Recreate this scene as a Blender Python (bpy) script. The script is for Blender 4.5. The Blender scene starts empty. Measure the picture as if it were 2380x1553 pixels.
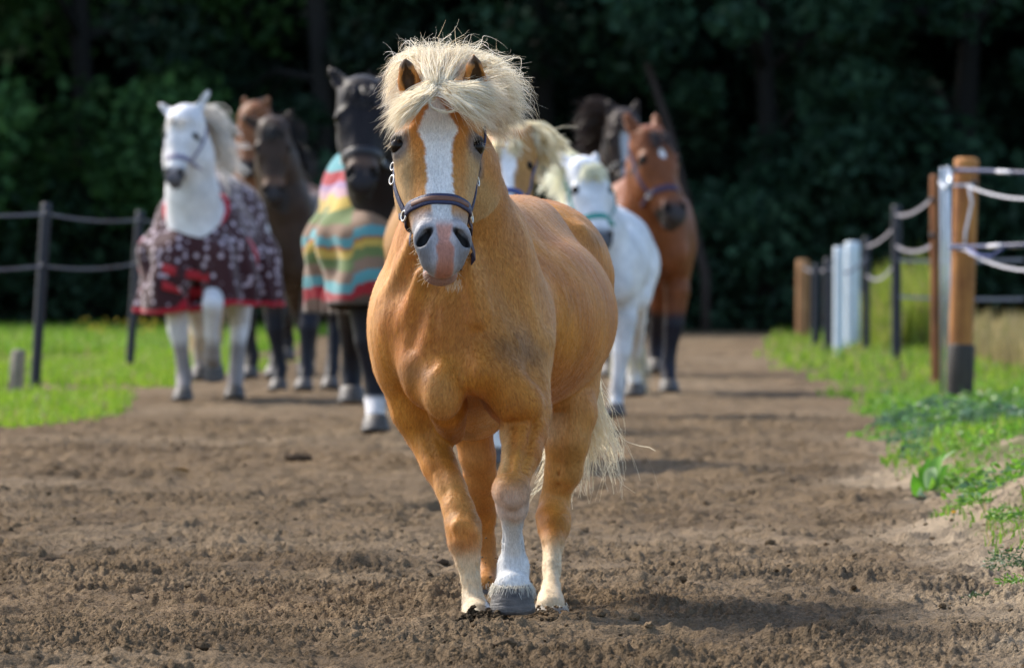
import bpy, math, random
import numpy as np
from mathutils import Vector, Matrix
from mathutils.bvhtree import BVHTree

rng = np.random.default_rng(7)
random.seed(7)
SC = bpy.context.scene
COL = SC.collection

# ------------------------------------------------------------------ camera, sky, sun, exposure
FPX = 18000.0          # focal length in the working pixel unit (picture 2380 wide)
CAM_Z = 0.917          # lens height above the track
HORIZON = 615.0

def P(px, py, d):
    """a picture position at distance d metres -> world point (x right, y away, z up)"""
    return Vector(((px - 1190.0) * d / FPX, d, CAM_Z - (py - HORIZON) * d / FPX))

cam_d = bpy.data.cameras.new('camera')
cam = bpy.data.objects.new('camera', cam_d)
COL.objects.link(cam)
cam.location = (0, 0, CAM_Z)
cam.rotation_euler = (math.radians(90), 0, 0)
cam_d.sensor_width = 36.0
cam_d.lens = FPX / 2380.0 * 36.0
cam_d.shift_y = -(776.5 - HORIZON) / 2380.0
cam_d.clip_start = 0.5
cam_d.clip_end = 3000.0
cam_d.dof.use_dof = True
cam_d.dof.focus_distance = 19.75
cam_d.dof.aperture_fstop = 9.0
cam_d.dof.aperture_blades = 0
SC.camera = cam

SUN_EL = math.radians(43)
SUN_AZ = math.radians(-52)      # direction the light comes from, measured from +Y (away) towards -X (left)
world = bpy.data.worlds.new('World')
SC.world = world
world.use_nodes = True
wn = world.node_tree.nodes
sky = wn.new('ShaderNodeTexSky')
sky.sky_type = 'NISHITA'
sky.sun_disc = False
sky.sun_elevation = SUN_EL
sky.sun_rotation = SUN_AZ
sky.air_density = 1.0
sky.dust_density = 2.0
sky.ozone_density = 1.0
world.node_tree.links.new(sky.outputs['Color'], wn['Background'].inputs['Color'])
wn['Background'].inputs['Strength'].default_value = 0.15

sun_d = bpy.data.lights.new('sun', 'SUN')
sun_d.energy = 2.5
sun_d.angle = math.radians(13)
sun_d.color = (1.0, 0.93, 0.82)
sun = bpy.data.objects.new('sun', sun_d)
COL.objects.link(sun)
sdir = Vector((math.sin(SUN_AZ) * math.cos(SUN_EL), math.cos(SUN_AZ) * math.cos(SUN_EL), math.sin(SUN_EL)))
sun.rotation_euler = sdir.to_track_quat('Z', 'Y').to_euler()
sun.location = sdir * 200

SC.view_settings.view_transform = 'Standard'
SC.view_settings.look = 'None'
SC.view_settings.exposure = 1.1
SC.view_settings.gamma = 1.0
SC.view_settings.use_curve_mapping = False
SC.cycles.use_denoising = True
SC.cycles.max_bounces = 12
SC.cycles.diffuse_bounces = 7
SC.cycles.transmission_bounces = 8
SC.cycles.transparent_max_bounces = 8

# ------------------------------------------------------------------ object helpers
def tag(o, label=None, cat=None, group=None, kind=None):
    if label: o['label'] = label
    if cat: o['category'] = cat
    if group: o['group'] = group
    if kind: o['kind'] = kind
    return o

def empty(name, loc, rz=0.0):
    o = bpy.data.objects.new(name, None)
    COL.objects.link(o)
    o.location = loc
    o.rotation_euler = (0, 0, rz)
    o.empty_display_size = 0.2
    return o

def mesh_np(name, V, F, mat=None, parent=None, smooth=True, attrs=None, loops=None):
    """V (n,3); F (m,3|4) array of faces, or list of arrays"""
    me = bpy.data.meshes.new(name)
    V = np.asarray(V, dtype=np.float32)
    Fs = F if isinstance(F, list) else [F]
    Fs = [np.asarray(f, dtype=np.int32) for f in Fs if len(f)]
    me.vertices.add(len(V))
    me.vertices.foreach_set('co', V.ravel())
    tot = sum(f.size for f in Fs)
    npol = sum(len(f) for f in Fs)
    me.loops.add(tot)
    me.loops.foreach_set('vertex_index', np.concatenate([f.ravel() for f in Fs]))
    me.polygons.add(npol)
    sizes = np.concatenate([np.full(len(f), f.shape[1], dtype=np.int32) for f in Fs])
    starts = np.concatenate([[0], np.cumsum(sizes)[:-1]]).astype(np.int32)
    me.polygons.foreach_set('loop_start', starts)
    me.polygons.foreach_set('use_smooth', np.full(npol, smooth, dtype=bool))
    me.update(calc_edges=True)
    me.validate()
    if attrs:
        for k, a in attrs.items():
            a = np.asarray(a, dtype=np.float32)
            if a.ndim == 2:
                if a.shape[1] == 3:
                    a = np.concatenate([a, np.ones((len(a), 1), np.float32)], 1)
                at = me.attributes.new(k, 'FLOAT_COLOR', 'POINT')
                at.data.foreach_set('color', a.ravel())
            else:
                at = me.attributes.new(k, 'FLOAT', 'POINT')
                at.data.foreach_set('value', a)
    o = bpy.data.objects.new(name, me)
    COL.objects.link(o)
    if mat: me.materials.append(mat)
    if parent: o.parent = parent
    return o

class MB:
    """collects simple shapes; build() links them as one mesh object"""
    def __init__(s): s.v = []; s.f3 = []; s.f4 = []; s.n = 0
    def add(s, V, F):
        V = np.asarray(V, float); F = np.asarray(F, int)
        (s.f3 if F.shape[1] == 3 else s.f4).append(F + s.n)
        s.v.append(V); s.n += len(V)
    def box(s, c, size, R=None):
        h = np.array(size) / 2
        V = np.array([[x, y, z] for x in (-1, 1) for y in (-1, 1) for z in (-1, 1)]) * h
        if R is not None: V = V @ np.array(R).T
        V = V + np.array(c)
        s.add(V, [[0, 1, 3, 2], [4, 6, 7, 5], [0, 4, 5, 1], [2, 3, 7, 6], [0, 2, 6, 4], [1, 5, 7, 3]])
    def tube(s, pts, radii, n=8, caps=True, flat=None):
        V, F = tube_arrays(pts, radii, n, flat)
        s.add(V, F)
        if caps:
            m = len(pts)
            c0 = np.array(pts[0], float); c1 = np.array(pts[-1], float)
            i0 = s.n; s.v.append(np.array([c0, c1])); s.n += 2
            b0 = i0 - len(V)
            t = []
            for k in range(n):
                t.append([i0, b0 + (k + 1) % n, b0 + k])
                t.append([i0 + 1, b0 + (m - 1) * n + k, b0 + (m - 1) * n + (k + 1) % n])
            s.f3.append(np.array(t))
    def build(s, name, mat=None, parent=None, smooth=True, attrs=None):
        F = []
        if s.f3: F.append(np.concatenate(s.f3))
        if s.f4: F.append(np.concatenate(s.f4))
        return mesh_np(name, np.concatenate(s.v), F, mat, parent, smooth, attrs)

def tube_arrays(pts, radii, n=8, flat=None):
    pts = np.asarray(pts, float); m = len(pts)
    radii = np.broadcast_to(np.asarray(radii, float), (m,))
    T = np.gradient(pts, axis=0); T /= np.linalg.norm(T, axis=1, keepdims=True) + 1e-12
    ref = np.array([0, 1, 0.01]) if abs(T[0][1]) < 0.9 else np.array([1, 0, 0.01])
    A = np.cross(T, ref); A /= np.linalg.norm(A, axis=1, keepdims=True) + 1e-12
    B = np.cross(T, A)
    ang = np.arange(n) / n * 2 * np.pi
    fx, fy = flat if flat else (1, 1)
    V = (pts[:, None, :] + radii[:, None, None] * (np.cos(ang)[None, :, None] * A[:, None, :] * fx + np.sin(ang)[None, :, None] * B[:, None, :] * fy)).reshape(-1, 3)
    i = np.arange(m - 1)[:, None] * n; k = np.arange(n)[None, :]; k2 = (k + 1) % n
    F = np.stack([i + k, i + k2, i + n + k2, i + n + k], -1).reshape(-1, 4)
    return V, F

# ------------------------------------------------------------------ materials
def new_mat(name):
    m = bpy.data.materials.new(name); m.use_nodes = True
    nt = m.node_tree
    return m, nt, nt.nodes['Principled BSDF']

def N(nt, t, **kw):
    n = nt.nodes.new(t)
    for k, v in kw.items():
        if k in n.inputs: n.inputs[k].default_value = v
        else: setattr(n, k, v)
    return n

def rgba(c): return (c[0], c[1], c[2], 1.0)

def simple_mat(name, col, rough=0.6, var=0.25, scale=30.0, metal=0.0, bump=0.0, spec=0.5):
    m, nt, b = new_mat(name)
    L = nt.links.new
    tc = N(nt, 'ShaderNodeTexCoord'); nz = N(nt, 'ShaderNodeTexNoise', Scale=scale, Detail=5.0)
    L(tc.outputs['Object'], nz.inputs['Vector'])
    mx = N(nt, 'ShaderNodeMix', data_type='RGBA')
    mx.inputs[6].default_value = rgba([c * (1 - var) for c in col])
    mx.inputs[7].default_value = rgba([min(1, c * (1 + var)) for c in col])
    L(nz.outputs['Fac'], mx.inputs[0]); L(mx.outputs[2], b.inputs['Base Color'])
    b.inputs['Roughness'].default_value = rough
    b.inputs['Metallic'].default_value = metal
    b.inputs['Specular IOR Level'].default_value = spec
    if bump:
        bp = N(nt, 'ShaderNodeBump', Strength=bump, Distance=0.01)
        L(nz.outputs['Fac'], bp.inputs['Height']); L(bp.outputs['Normal'], b.inputs['Normal'])
    return m

def coat_mat(name, fur=180.0, spec=0.25, rough=0.6, sheen=0.12, bump=0.25, var=0.22):
    """short horse coat: colour from the mesh's own markings, hair-direction grain and clumps"""
    m, nt, b = new_mat(name)
    L = nt.links.new
    at = N(nt, 'ShaderNodeAttribute', attribute_name='Col')
    tc = N(nt, 'ShaderNodeTexCoord')
    mp = N(nt, 'ShaderNodeMapping'); mp.inputs['Scale'].default_value = (1.0, 0.7, 0.28)
    L(tc.outputs['Object'], mp.inputs['Vector'])
    n1 = N(nt, 'ShaderNodeTexNoise', Scale=fur, Detail=4.0, Roughness=0.65)
    n2 = N(nt, 'ShaderNodeTexNoise', Scale=9.0, Detail=5.0, Roughness=0.6)
    L(mp.outputs['Vector'], n1.inputs['Vector']); L(tc.outputs['Object'], n2.inputs['Vector'])
    mr = N(nt, 'ShaderNodeMapRange'); mr.inputs[1].default_value = 0.3; mr.inputs[2].default_value = 0.7
    mr.inputs[3].default_value = 1 - var; mr.inputs[4].default_value = 1 + var
    L(n1.outputs['Fac'], mr.inputs[0])
    mr2 = N(nt, 'ShaderNodeMapRange'); mr2.inputs[1].default_value = 0.3; mr2.inputs[2].default_value = 0.7
    mr2.inputs[3].default_value = 0.84; mr2.inputs[4].default_value = 1.14
    L(n2.outputs['Fac'], mr2.inputs[0])
    mu = N(nt, 'ShaderNodeMath', operation='MULTIPLY'); L(mr.outputs[0], mu.inputs[0]); L(mr2.outputs[0], mu.inputs[1])
    vm = N(nt, 'ShaderNodeVectorMath', operation='SCALE')
    L(at.outputs['Color'], vm.inputs[0]); L(mu.outputs[0], vm.inputs['Scale'])
    L(vm.outputs['Vector'], b.inputs['Base Color'])
    b.inputs['Roughness'].default_value = rough
    b.inputs['Specular IOR Level'].default_value = spec
    b.inputs['Sheen Weight'].default_value = sheen
    b.inputs['Sheen Roughness'].default_value = 0.4
    mp3 = N(nt, 'ShaderNodeMapping'); mp3.inputs['Scale'].default_value = (1.0, 1.0, 0.22)
    L(tc.outputs['Object'], mp3.inputs['Vector'])
    n3 = N(nt, 'ShaderNodeTexNoise', Scale=26.0, Detail=3.0, Roughness=.5, Distortion=.4); L(mp3.outputs['Vector'], n3.inputs['Vector'])
    b3 = N(nt, 'ShaderNodeBump', Strength=.35, Distance=0.02); L(n3.outputs['Fac'], b3.inputs['Height'])
    bp = N(nt, 'ShaderNodeBump', Strength=bump, Distance=0.004)
    L(n1.outputs['Fac'], bp.inputs['Height']); L(b3.outputs['Normal'], bp.inputs['Normal']); L(bp.outputs['Normal'], b.inputs['Normal'])
    return m

def hair_mat(name, rough=0.45, trans=0.35, spec=0.35):
    m, nt, b = new_mat(name)
    L = nt.links.new
    at = N(nt, 'ShaderNodeAttribute', attribute_name='Col')
    L(at.outputs['Color'], b.inputs['Base Color'])
    b.inputs['Roughness'].default_value = rough
    b.inputs['Specular IOR Level'].default_value = spec
    tr = N(nt, 'ShaderNodeBsdfTranslucent'); L(at.outputs['Color'], tr.inputs['Color'])
    mx = N(nt, 'ShaderNodeMixShader'); mx.inputs[0].default_value = trans
    L(b.outputs[0], mx.inputs[1]); L(tr.outputs[0], mx.inputs[2])
    L(mx.outputs[0], nt.nodes['Material Output'].inputs['Surface'])
    return m

def leaf_mat(name, trans=0.4, rough=0.5, spec=0.3):
    return hair_mat(name, rough, trans, spec)

# ------------------------------------------------------------------ noise (numpy)
_perm = np.random.default_rng(3).permutation(4096)
_val = np.random.default_rng(4).random(4096).astype(np.float32)
def vnoise2(x, y, seed=0):
    xi = np.floor(x).astype(np.int64); yi = np.floor(y).astype(np.int64)
    fx = (x - xi).astype(np.float32); fy = (y - yi).astype(np.float32)
    fx = fx * fx * fx * (fx * (fx * 6 - 15) + 10); fy = fy * fy * fy * (fy * (fy * 6 - 15) + 10)
    def h(a, b): return _val[_perm[(_perm[(a + seed * 57) & 4095] + b) & 4095]]
    return (h(xi, yi) * (1 - fx) + h(xi + 1, yi) * fx) * (1 - fy) + (h(xi, yi + 1) * (1 - fx) + h(xi + 1, yi + 1) * fx) * fy
def fbm2(x, y, octv=4, seed=0, gain=0.5, lac=2.03):
    s = 0; a = 1.0; t = 0
    for i in range(octv):
        s = s + a * vnoise2(x, y, seed + i); t += a
        x = x * lac + 17.3; y = y * lac + 9.1; a *= gain
    return s / t
def sstep(a, b, x):
    t = np.clip((x - a) / (b - a), 0, 1); return t * t * (3 - 2 * t)

# ------------------------------------------------------------------ signed distance fields -> one continuous skin
class Sdf:
    def __init__(s, xs, ys, zs):
        s.xs = np.asarray(xs, np.float32); s.ys = np.asarray(ys, np.float32); s.zs = np.asarray(zs, np.float32)
        s.F = np.full((len(xs), len(ys), len(zs)), 1.0, np.float32)
    def _sub(s, lo, hi):
        ix = slice(np.searchsorted(s.xs, lo[0]), np.searchsorted(s.xs, hi[0]))
        iy = slice(np.searchsorted(s.ys, lo[1]), np.searchsorted(s.ys, hi[1]))
        iz = slice(np.searchsorted(s.zs, lo[2]), np.searchsorted(s.zs, hi[2]))
        return ix, iy, iz
    def _apply(s, sl, d, k, op):
        F = s.F[sl]
        if op == 'add':
            h = np.maximum(k - np.abs(F - d), 0) / max(k, 1e-6)
            s.F[sl] = np.minimum(F, d) - h * h * (k * 0.25)
        else:
            d = -d
            h = np.maximum(k - np.abs(F - d), 0) / max(k, 1e-6)
            s.F[sl] = np.maximum(F, d) + h * h * (k * 0.25)
    def cap(s, a, b, ra, rb, k=0.02, op='add', squash=None):
        a = np.array(a, np.float32); b = np.array(b, np.float32)
        R = max(ra, rb) * (max(1, squash[1]) if squash else 1) + k + 0.025
        lo = np.minimum(a, b) - R; hi = np.maximum(a, b) + R
        sl = s._sub(lo, hi)
        X = s.xs[sl[0]][:, None, None] - a[0]; Y = s.ys[sl[1]][None, :, None] - a[1]; Z = s.zs[sl[2]][None, None, :] - a[2]
        if 0 in (X.shape[0], Y.shape[1], Z.shape[2]): return
        ab = b - a; l2 = float(ab @ ab) + 1e-12
        h = np.clip((X * ab[0] + Y * ab[1] + Z * ab[2]) / l2, 0, 1)
        qx = X - h * ab[0]; qy = Y - h * ab[1]; qz = Z - h * ab[2]
        if squash:
            u, f = squash; u = np.array(u, np.float32); u /= np.linalg.norm(u)
            t = (qx * u[0] + qy * u[1] + qz * u[2]) * (1 / f - 1)
            qx = qx + t * u[0]; qy = qy + t * u[1]; qz = qz + t * u[2]
        d = np.sqrt(qx * qx + qy * qy + qz * qz) - (ra + h * (rb - ra))
        s._apply(sl, d, k, op)
    def chain(s, pts, rad, k=0.02):
        for i in range(len(pts) - 1):
            s.cap(pts[i], pts[i + 1], rad[i], rad[i + 1], k)
    def ell(s, c, r, R=None, k=0.02, op='add'):
        c = np.array(c, np.float32); r = np.array(r, np.float32)
        if R is None: R = np.eye(3)
        R = np.array(R, np.float32)       # rows: the ellipsoid's own axes in world
        ext = np.sqrt(((R * r[:, None]) ** 2).sum(0)) + k + 0.03
        sl = s._sub(c - ext, c + ext)
        X = s.xs[sl[0]][:, None, None] - c[0]; Y = s.ys[sl[1]][None, :, None] - c[1]; Z = s.zs[sl[2]][None, None, :] - c[2]
        if 0 in (X.shape[0], Y.shape[1], Z.shape[2]): return
        k0 = 0; k1 = 0
        for i in range(3):
            q = X * R[i, 0] + Y * R[i, 1] + Z * R[i, 2]
            k0 = k0 + (q / r[i]) ** 2; k1 = k1 + (q / (r[i] * r[i])) ** 2
        k0 = np.sqrt(k0); k1 = np.sqrt(k1) + 1e-9
        s._apply(sl, k0 * (k0 - 1) / k1, k, op)
    def sph(s, c, r, k=0.02, op='add'): s.cap(c, np.array(c) + 1e-4, r, r, k, op)
    def mesh(s): return surface_nets(s.F, s.xs, s.ys, s.zs)

def surface_nets(F, xs, ys, zs):
    S = F < 0
    nx, ny, nz = F.shape
    c = np.zeros((nx - 1, ny - 1, nz - 1), np.uint8)
    for dx in (0, 1):
        for dy in (0, 1):
            for dz in (0, 1):
                c += S[dx:nx - 1 + dx, dy:ny - 1 + dy, dz:nz - 1 + dz]
    act = (c > 0) & (c < 8)
    I, J, K = np.nonzero(act)
    n = len(I)
    idx = np.full(act.shape, -1, np.int32); idx[I, J, K] = np.arange(n)
    acc = np.zeros((n, 3)); cnt = np.zeros(n)
    corners = [(a, b, d) for a in (0, 1) for b in (0, 1) for d in (0, 1)]
    G = [xs.astype(float), ys.astype(float), zs.astype(float)]
    for p in corners:
        for ax in range(3):
            if p[ax] == 1: continue
            q = list(p); q[ax] = 1
            f0 = F[I + p[0], J + p[1], K + p[2]].astype(float); f1 = F[I + q[0], J + q[1], K + q[2]].astype(float)
            m = (f0 < 0) != (f1 < 0)
            t = np.where(m, f0 / np.where(m, f0 - f1, 1), 0)
            p0 = [G[0][I + p[0]], G[1][J + p[1]], G[2][K + p[2]]]
            p1 = [G[0][I + q[0]], G[1][J + q[1]], G[2][K + q[2]]]
            for x in range(3):
                acc[:, x] += np.where(m, p0[x] + t * (p1[x] - p0[x]), 0)
            cnt += m
    V = acc / cnt[:, None]
    quads = []
    # x edges
    for ax in range(3):
        if ax == 0: a = S[:-1, 1:-1, 1:-1]; b = S[1:, 1:-1, 1:-1]
        elif ax == 1: a = S[1:-1, :-1, 1:-1]; b = S[1:-1, 1:, 1:-1]
        else: a = S[1:-1, 1:-1, :-1]; b = S[1:-1, 1:-1, 1:]
        e = np.nonzero(a != b)
        i, j, k = e
        s0 = a[e]
        if ax == 0: q = np.stack([idx[i, j, k], idx[i, j + 1, k], idx[i, j + 1, k + 1], idx[i, j, k + 1]], 1)
        elif ax == 1: q = np.stack([idx[i, j, k], idx[i, j, k + 1], idx[i + 1, j, k + 1], idx[i + 1, j, k]], 1)
        else: q = np.stack([idx[i, j, k], idx[i + 1, j, k], idx[i + 1, j + 1, k], idx[i, j + 1, k]], 1)
        q[~s0] = q[~s0][:, ::-1]
        quads.append(q)
    Q = np.concatenate(quads)
    Q = Q[(Q >= 0).all(1)]
    return V, Q

def lsmooth(V, Q, it=1, lam=0.5):
    n = len(V)
    for _ in range(it):
        s = np.zeros((n, 3)); c = np.zeros(n)
        for a, b in ((0, 1), (1, 2), (2, 3), (3, 0)):
            for x in range(3):
                s[:, x] += np.bincount(Q[:, a], V[Q[:, b], x], n) + np.bincount(Q[:, b], V[Q[:, a], x], n)
            c += np.bincount(Q[:, a], minlength=n) + np.bincount(Q[:, b], minlength=n)
        V = V + lam * (s / np.maximum(c, 1)[:, None] - V)
    return V

def axis_grid(lo, hi, step, fine=None, fstep=None):
    """grid coordinates, finer inside the given interval"""
    if fine is None: return np.arange(lo, hi + step, step)
    a = np.arange(lo, fine[0], step); b = np.arange(fine[0], fine[1], fstep); c = np.arange(fine[1], hi + step, step)
    return np.concatenate([a, b, c])
# ------------------------------------------------------------------ the riding track, its verges and the meadow
def x_right(y): return np.interp(y, [14, 20, 22, 26, 31, 38, 49, 60, 77, 100, 130], [1.30, 1.36, 1.42, 1.52, 1.62, 1.85, 2.25, 2.40, 2.62, 3.6, 4.6]) + .10 * np.sin(y * .9) * (y > 24) + .06 * np.sin(y * 2.3)
def x_left(y): return np.interp(y, [14, 44, 50, 56, 66, 80, 100, 130], [-3.2, -3.05, -2.85, -2.62, -2.62, -2.6, -2.55, -2.5]) + .10 * np.sin(y * .7 + 1) + .9 * (fbm2(y * .22, y * .05 + 3, 3, 15) - .5)

PRINTS = []     # hoof prints: x, y, radius, depth
_r = np.random.default_rng(21)
for _ in range(420):
    yy = 16.5 + 34 * _r.random() ** 1.5
    PRINTS.append((_r.uniform(-2.6, 1.7), yy, _r.uniform(.06, .11), _r.uniform(.012, .032)))

def terrain(x, y):
    """broad shape of the land"""
    dr = x - x_right(y); dl = x_left(y) - x
    bank = np.interp(y, [14, 20, 26, 31, 38, 46, 60, 90], [.26, .26, .25, .22, .10, .02, .0, .0])
    z = bank * sstep(-.12, .62, dr) + .10 * sstep(.2, 3.0, dr) * sstep(45, 30, y)
    z = z + .02 * sstep(-.2, 1.2, dl)
    z = z + .05 * (fbm2(x * .55 + 3, y * .3, 3, 11) - .5) * 1.0
    z = z + .35 * sstep(101, 116, y)
    return z - .012

def clods(x, y, lod=0):
    """loose, trampled soil"""
    wx = x + .03 * (fbm2(x * 9, y * 7, 2, 31) - .5); wy = y + .06 * (fbm2(x * 8 + 5, y * 6, 2, 37) - .5)
    big = fbm2(wx * 4.5, wy * 2.6, 3, 41)
    mid = 1 - np.abs(2 * fbm2(wx * 17, wy * 10, 3, 47) - 1)
    rough = .35 + 1.3 * sstep(.35, .68, fbm2(x * 2.2, y * 1.4, 3, 59))
    churn = 1 - np.abs(2 * fbm2(wx * 6.5 + 2, wy * 5.0, 3, 43) - 1)
    z = .040 * (big - .5) + .010 * (mid - .6) * rough + (.030 + .030 * sstep(24, 34, y)) * (churn - .62)
    if lod < 2:
        fine = 1 - np.abs(2 * fbm2(wx * 50, wy * 32, 3, 53) - 1)
        z = z + .0210 * (fine - .6) * rough
        z = z + .0190 * (fbm2(x * 105, y * 66, 2, 61) - .5) * rough
    if lod == 0:
        z = z + .0070 * (vnoise2(x * 160 + 7, y * 90, 63) - .5) * (.5 + .5 * rough)
    # scattered round clods
    cell = vnoise2(wx * 30, wy * 19, 67)
    z = z + .012 * sstep(.80, .96, cell)
    return z

def height(x, y, lod=0):
    z = terrain(x, y)
    trk = sstep(.55, -.15, x - x_right(y)) * sstep(.5, -.2, x_left(y) - x)
    z = z + clods(x, y, lod) * (.5 + .5 * trk)
    return z

def press(X, Y, Z):
    for px_, py_, r, dep in PRINTS:
        if py_ + .4 < Y.min() or py_ - .4 > Y.max(): continue
        ix = np.searchsorted(X[:, 0], [px_ - 3 * r, px_ + 3 * r]); iy = np.searchsorted(Y[0], [py_ - 3 * r, py_ + 3 * r])
        a = (slice(*ix), slice(*iy))
        if Z[a].size == 0: continue
        q = np.sqrt((X[a] - px_) ** 2 + (Y[a] - py_) ** 2) / r
        Z[a] += -dep * np.exp(-(q / .8) ** 4) + dep * .55 * np.exp(-((q - 1.35) / .35) ** 2)
    return Z

def soil_mat():
    m, nt, b = new_mat('trampled_soil')
    L = nt.links.new
    at = N(nt, 'ShaderNodeAttribute', attribute_name='Col')
    tc = N(nt, 'ShaderNodeTexCoord')
    n1 = N(nt, 'ShaderNodeTexNoise', Scale=60.0, Detail=6.0, Roughness=.7)
    n2 = N(nt, 'ShaderNodeTexNoise', Scale=3.0, Detail=4.0)
    vo = N(nt, 'ShaderNodeTexVoronoi', Scale=110.0)
    for q in (n1, n2, vo): L(tc.outputs['Object'], q.inputs['Vector'])
    mr = N(nt, 'ShaderNodeMapRange'); mr.inputs[1].default_value = .25; mr.inputs[2].default_value = .75; mr.inputs[3].default_value = .62; mr.inputs[4].default_value = 1.35
    L(n1.outputs['Fac'], mr.inputs[0])
    mr2 = N(nt, 'ShaderNodeMapRange'); mr2.inputs[1].default_value = .3; mr2.inputs[2].default_value = .7; mr2.inputs[3].default_value = .78; mr2.inputs[4].default_value = 1.2
    L(n2.outputs['Fac'], mr2.inputs[0])
    mu = N(nt, 'ShaderNodeMath', operation='MULTIPLY'); L(mr.outputs[0], mu.inputs[0]); L(mr2.outputs[0], mu.inputs[1])
    vm = N(nt, 'ShaderNodeVectorMath', operation='SCALE'); L(at.outputs['Color'], vm.inputs[0]); L(mu.outputs[0], vm.inputs['Scale'])
    L(vm.outputs['Vector'], b.inputs['Base Color'])
    b.inputs['Roughness'].default_value = .95; b.inputs['Specular IOR Level'].default_value = .12
    bp = N(nt, 'ShaderNodeBump', Strength=.9, Distance=.018)
    L(n1.outputs['Fac'], bp.inputs['Height'])
    bp2 = N(nt, 'ShaderNodeBump', Strength=.6, Distance=.010); L(vo.outputs['Distance'], bp2.inputs['Height']); L(bp.outputs['Normal'], bp2.inputs['Normal'])
    L(bp2.outputs['Normal'], b.inputs['Normal'])
    return m
M_SOIL = soil_mat()

SOIL = np.array([.178, .123, .071]); SOIL_D = np.array([.088, .058, .032]); SAND = np.array([.36, .28, .19]); TURF = np.array([.085, .105, .030]); TAN = np.array([.30, .23, .12])
def soil_col(x, y):
    x = x.ravel(); y = y.ravel()
    c = np.tile(SOIL, (len(x), 1))
    c = mix3(c, SOIL_D, .6 * sstep(.5, .78, fbm2(x * 1.5, y * .8, 4, 71)))
    c = mix3(c, SAND, .18 * sstep(.52, .75, fbm2(x * .9 + 40, y * .35, 3, 77)))
    dr = x - x_right(y) + .35 * (fbm2(x * 3, y * 2, 3, 79) - .5)
    c = mix3(c, SAND, .9 * sstep(-.35, .1, dr) * sstep(44, 34, y))
    gr = sstep(.05, .4, dr) * sstep(.35, .6, fbm2(x * 4, y * 1.6, 3, 83) + .25 * sstep(25, 45, y))
    c = mix3(c, TURF, gr * .85)
    dl = x_left(y) - x + .35 * (fbm2(x * 2, y * 1, 3, 87) - .5)
    c = mix3(c, TURF, .9 * sstep(-.1, .35, dl) * sstep(.38, .52, fbm2(x * .9, y * .45, 3, 201)))
    c = mix3(c, np.array([.05, .06, .03]), sstep(99, 106, y))
    return c
def mix3(a, b, t): return a + (b - a) * np.asarray(t)[:, None]

def patch(name, x0, x1, dx, y0, y1, dy, lod, dz=0.0, sink=None):
    xs = np.arange(x0, x1 + dx * .5, dx); ys = np.arange(y0, y1 + dy * .5, dy)
    X, Y = np.meshgrid(xs, ys, indexing='ij')
    Z = height(X, Y, lod) + dz
    if lod < 2: Z = press(X, Y, Z)
    if lod == 0:
        # the front pony's feet are sunk in loosened soil
        for cx, cy, r, h in ((P(1112, 0, 20.1).x, 20.12,   .12, .018), (P(1090, 0, 20.0).x, 19.92, .16, .015), (P(1279, 0, 20.8).x, 20.74, .08, .0)):
            q = np.exp(-(((X - cx) / r) ** 2 + ((Y - cy) / (r * 1.6)) ** 2) ** 1.5)
            Z += h * q * (.35 + 1.3 * fbm2(X * 40, Y * 30, 2, 97))
        q = np.exp(-(((X - P(1279, 0, 20.8).x) / .20) ** 2 + ((Y - 20.8) / .34) ** 2) ** 2)
        Z = Z * (1 - q) + (-.030 + .35 * clods(X, Y, 0)) * q
        q = np.exp(-(((X - P(1191, 0, 20).x) / .11) ** 2 + ((Y - 20.02) / .2) ** 2) ** 2)
        Z = Z * (1 - q * .9) + (-.012 + .3 * clods(X, Y, 0)) * q * .9
    V = np.stack([X, Y, Z], -1).reshape(-1, 3)
    nx, ny = len(xs), len(ys)
    i = np.arange(nx - 1)[:, None] * ny; j = np.arange(ny - 1)[None, :]
    F = np.stack([i + j, i + ny + j, i + ny + j + 1, i + j + 1], -1).reshape(-1, 4)
    o = mesh_np(name, V, F, M_SOIL, None, True, {'Col': soil_col(X, Y)})
    tag(o, kind='structure')
    return o

tag(mesh_np('ground', [[-900, -300, -.16], [900, -300, -.16], [900, 1500, -.16], [-900, 1500, -.16]], np.array([[0, 1, 2, 3]]), M_SOIL, None, False, {'Col': np.tile(SOIL, (4, 1))}), kind='structure')
patch('dirt_track', -1.9, 2.0, .0068, 16.4, 23.4, .0115, 0)
patch('dirt_track', -2.4, 2.4, .0115, 23.4, 31.0, .020, 0)
patch('dirt_track', -3.4, 3.6, .022, 31.0, 46.0, .040, 1)
patch('dirt_track', -7.0, 8.0, .05, 46.0, 76.0, .10, 2)
patch('dirt_track', -16.0, 16.0, .16, 76.0, 118.0, .25, 2)
patch('meadow', 3.6, 8.0, .10, 16.4, 46.0, .2, 2)
patch('meadow', -16.0, -7.0, .16, 46.0, 76.0, .25, 2)
patch('meadow', 8.0, 16.0, .16, 46.0, 76.0, .25, 2)
patch('meadow', -9.0, -3.4, .10, 16.4, 46.0, .2, 2)
patch('dirt_track', -3.4, -1.9, .03, 16.4, 23.4, .05, 1)
patch('dirt_track', 2.0, 3.6, .03, 16.4, 23.4, .05, 1)
patch('dirt_track', -3.4, -2.4, .03, 23.4, 31.0, .05, 1)
patch('dirt_track', 2.4, 3.6, .03, 23.4, 31.0, .05, 1)
patch('dirt_track', -6.0, 6.0, .05, 8.0, 16.4, .08, 2)

def height_at(x, y):
    a = np.array([[float(x)]]); b = np.array([[float(y)]])
    return float(height(a, b, 1 if y < 46 else 2)[0, 0])

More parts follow.
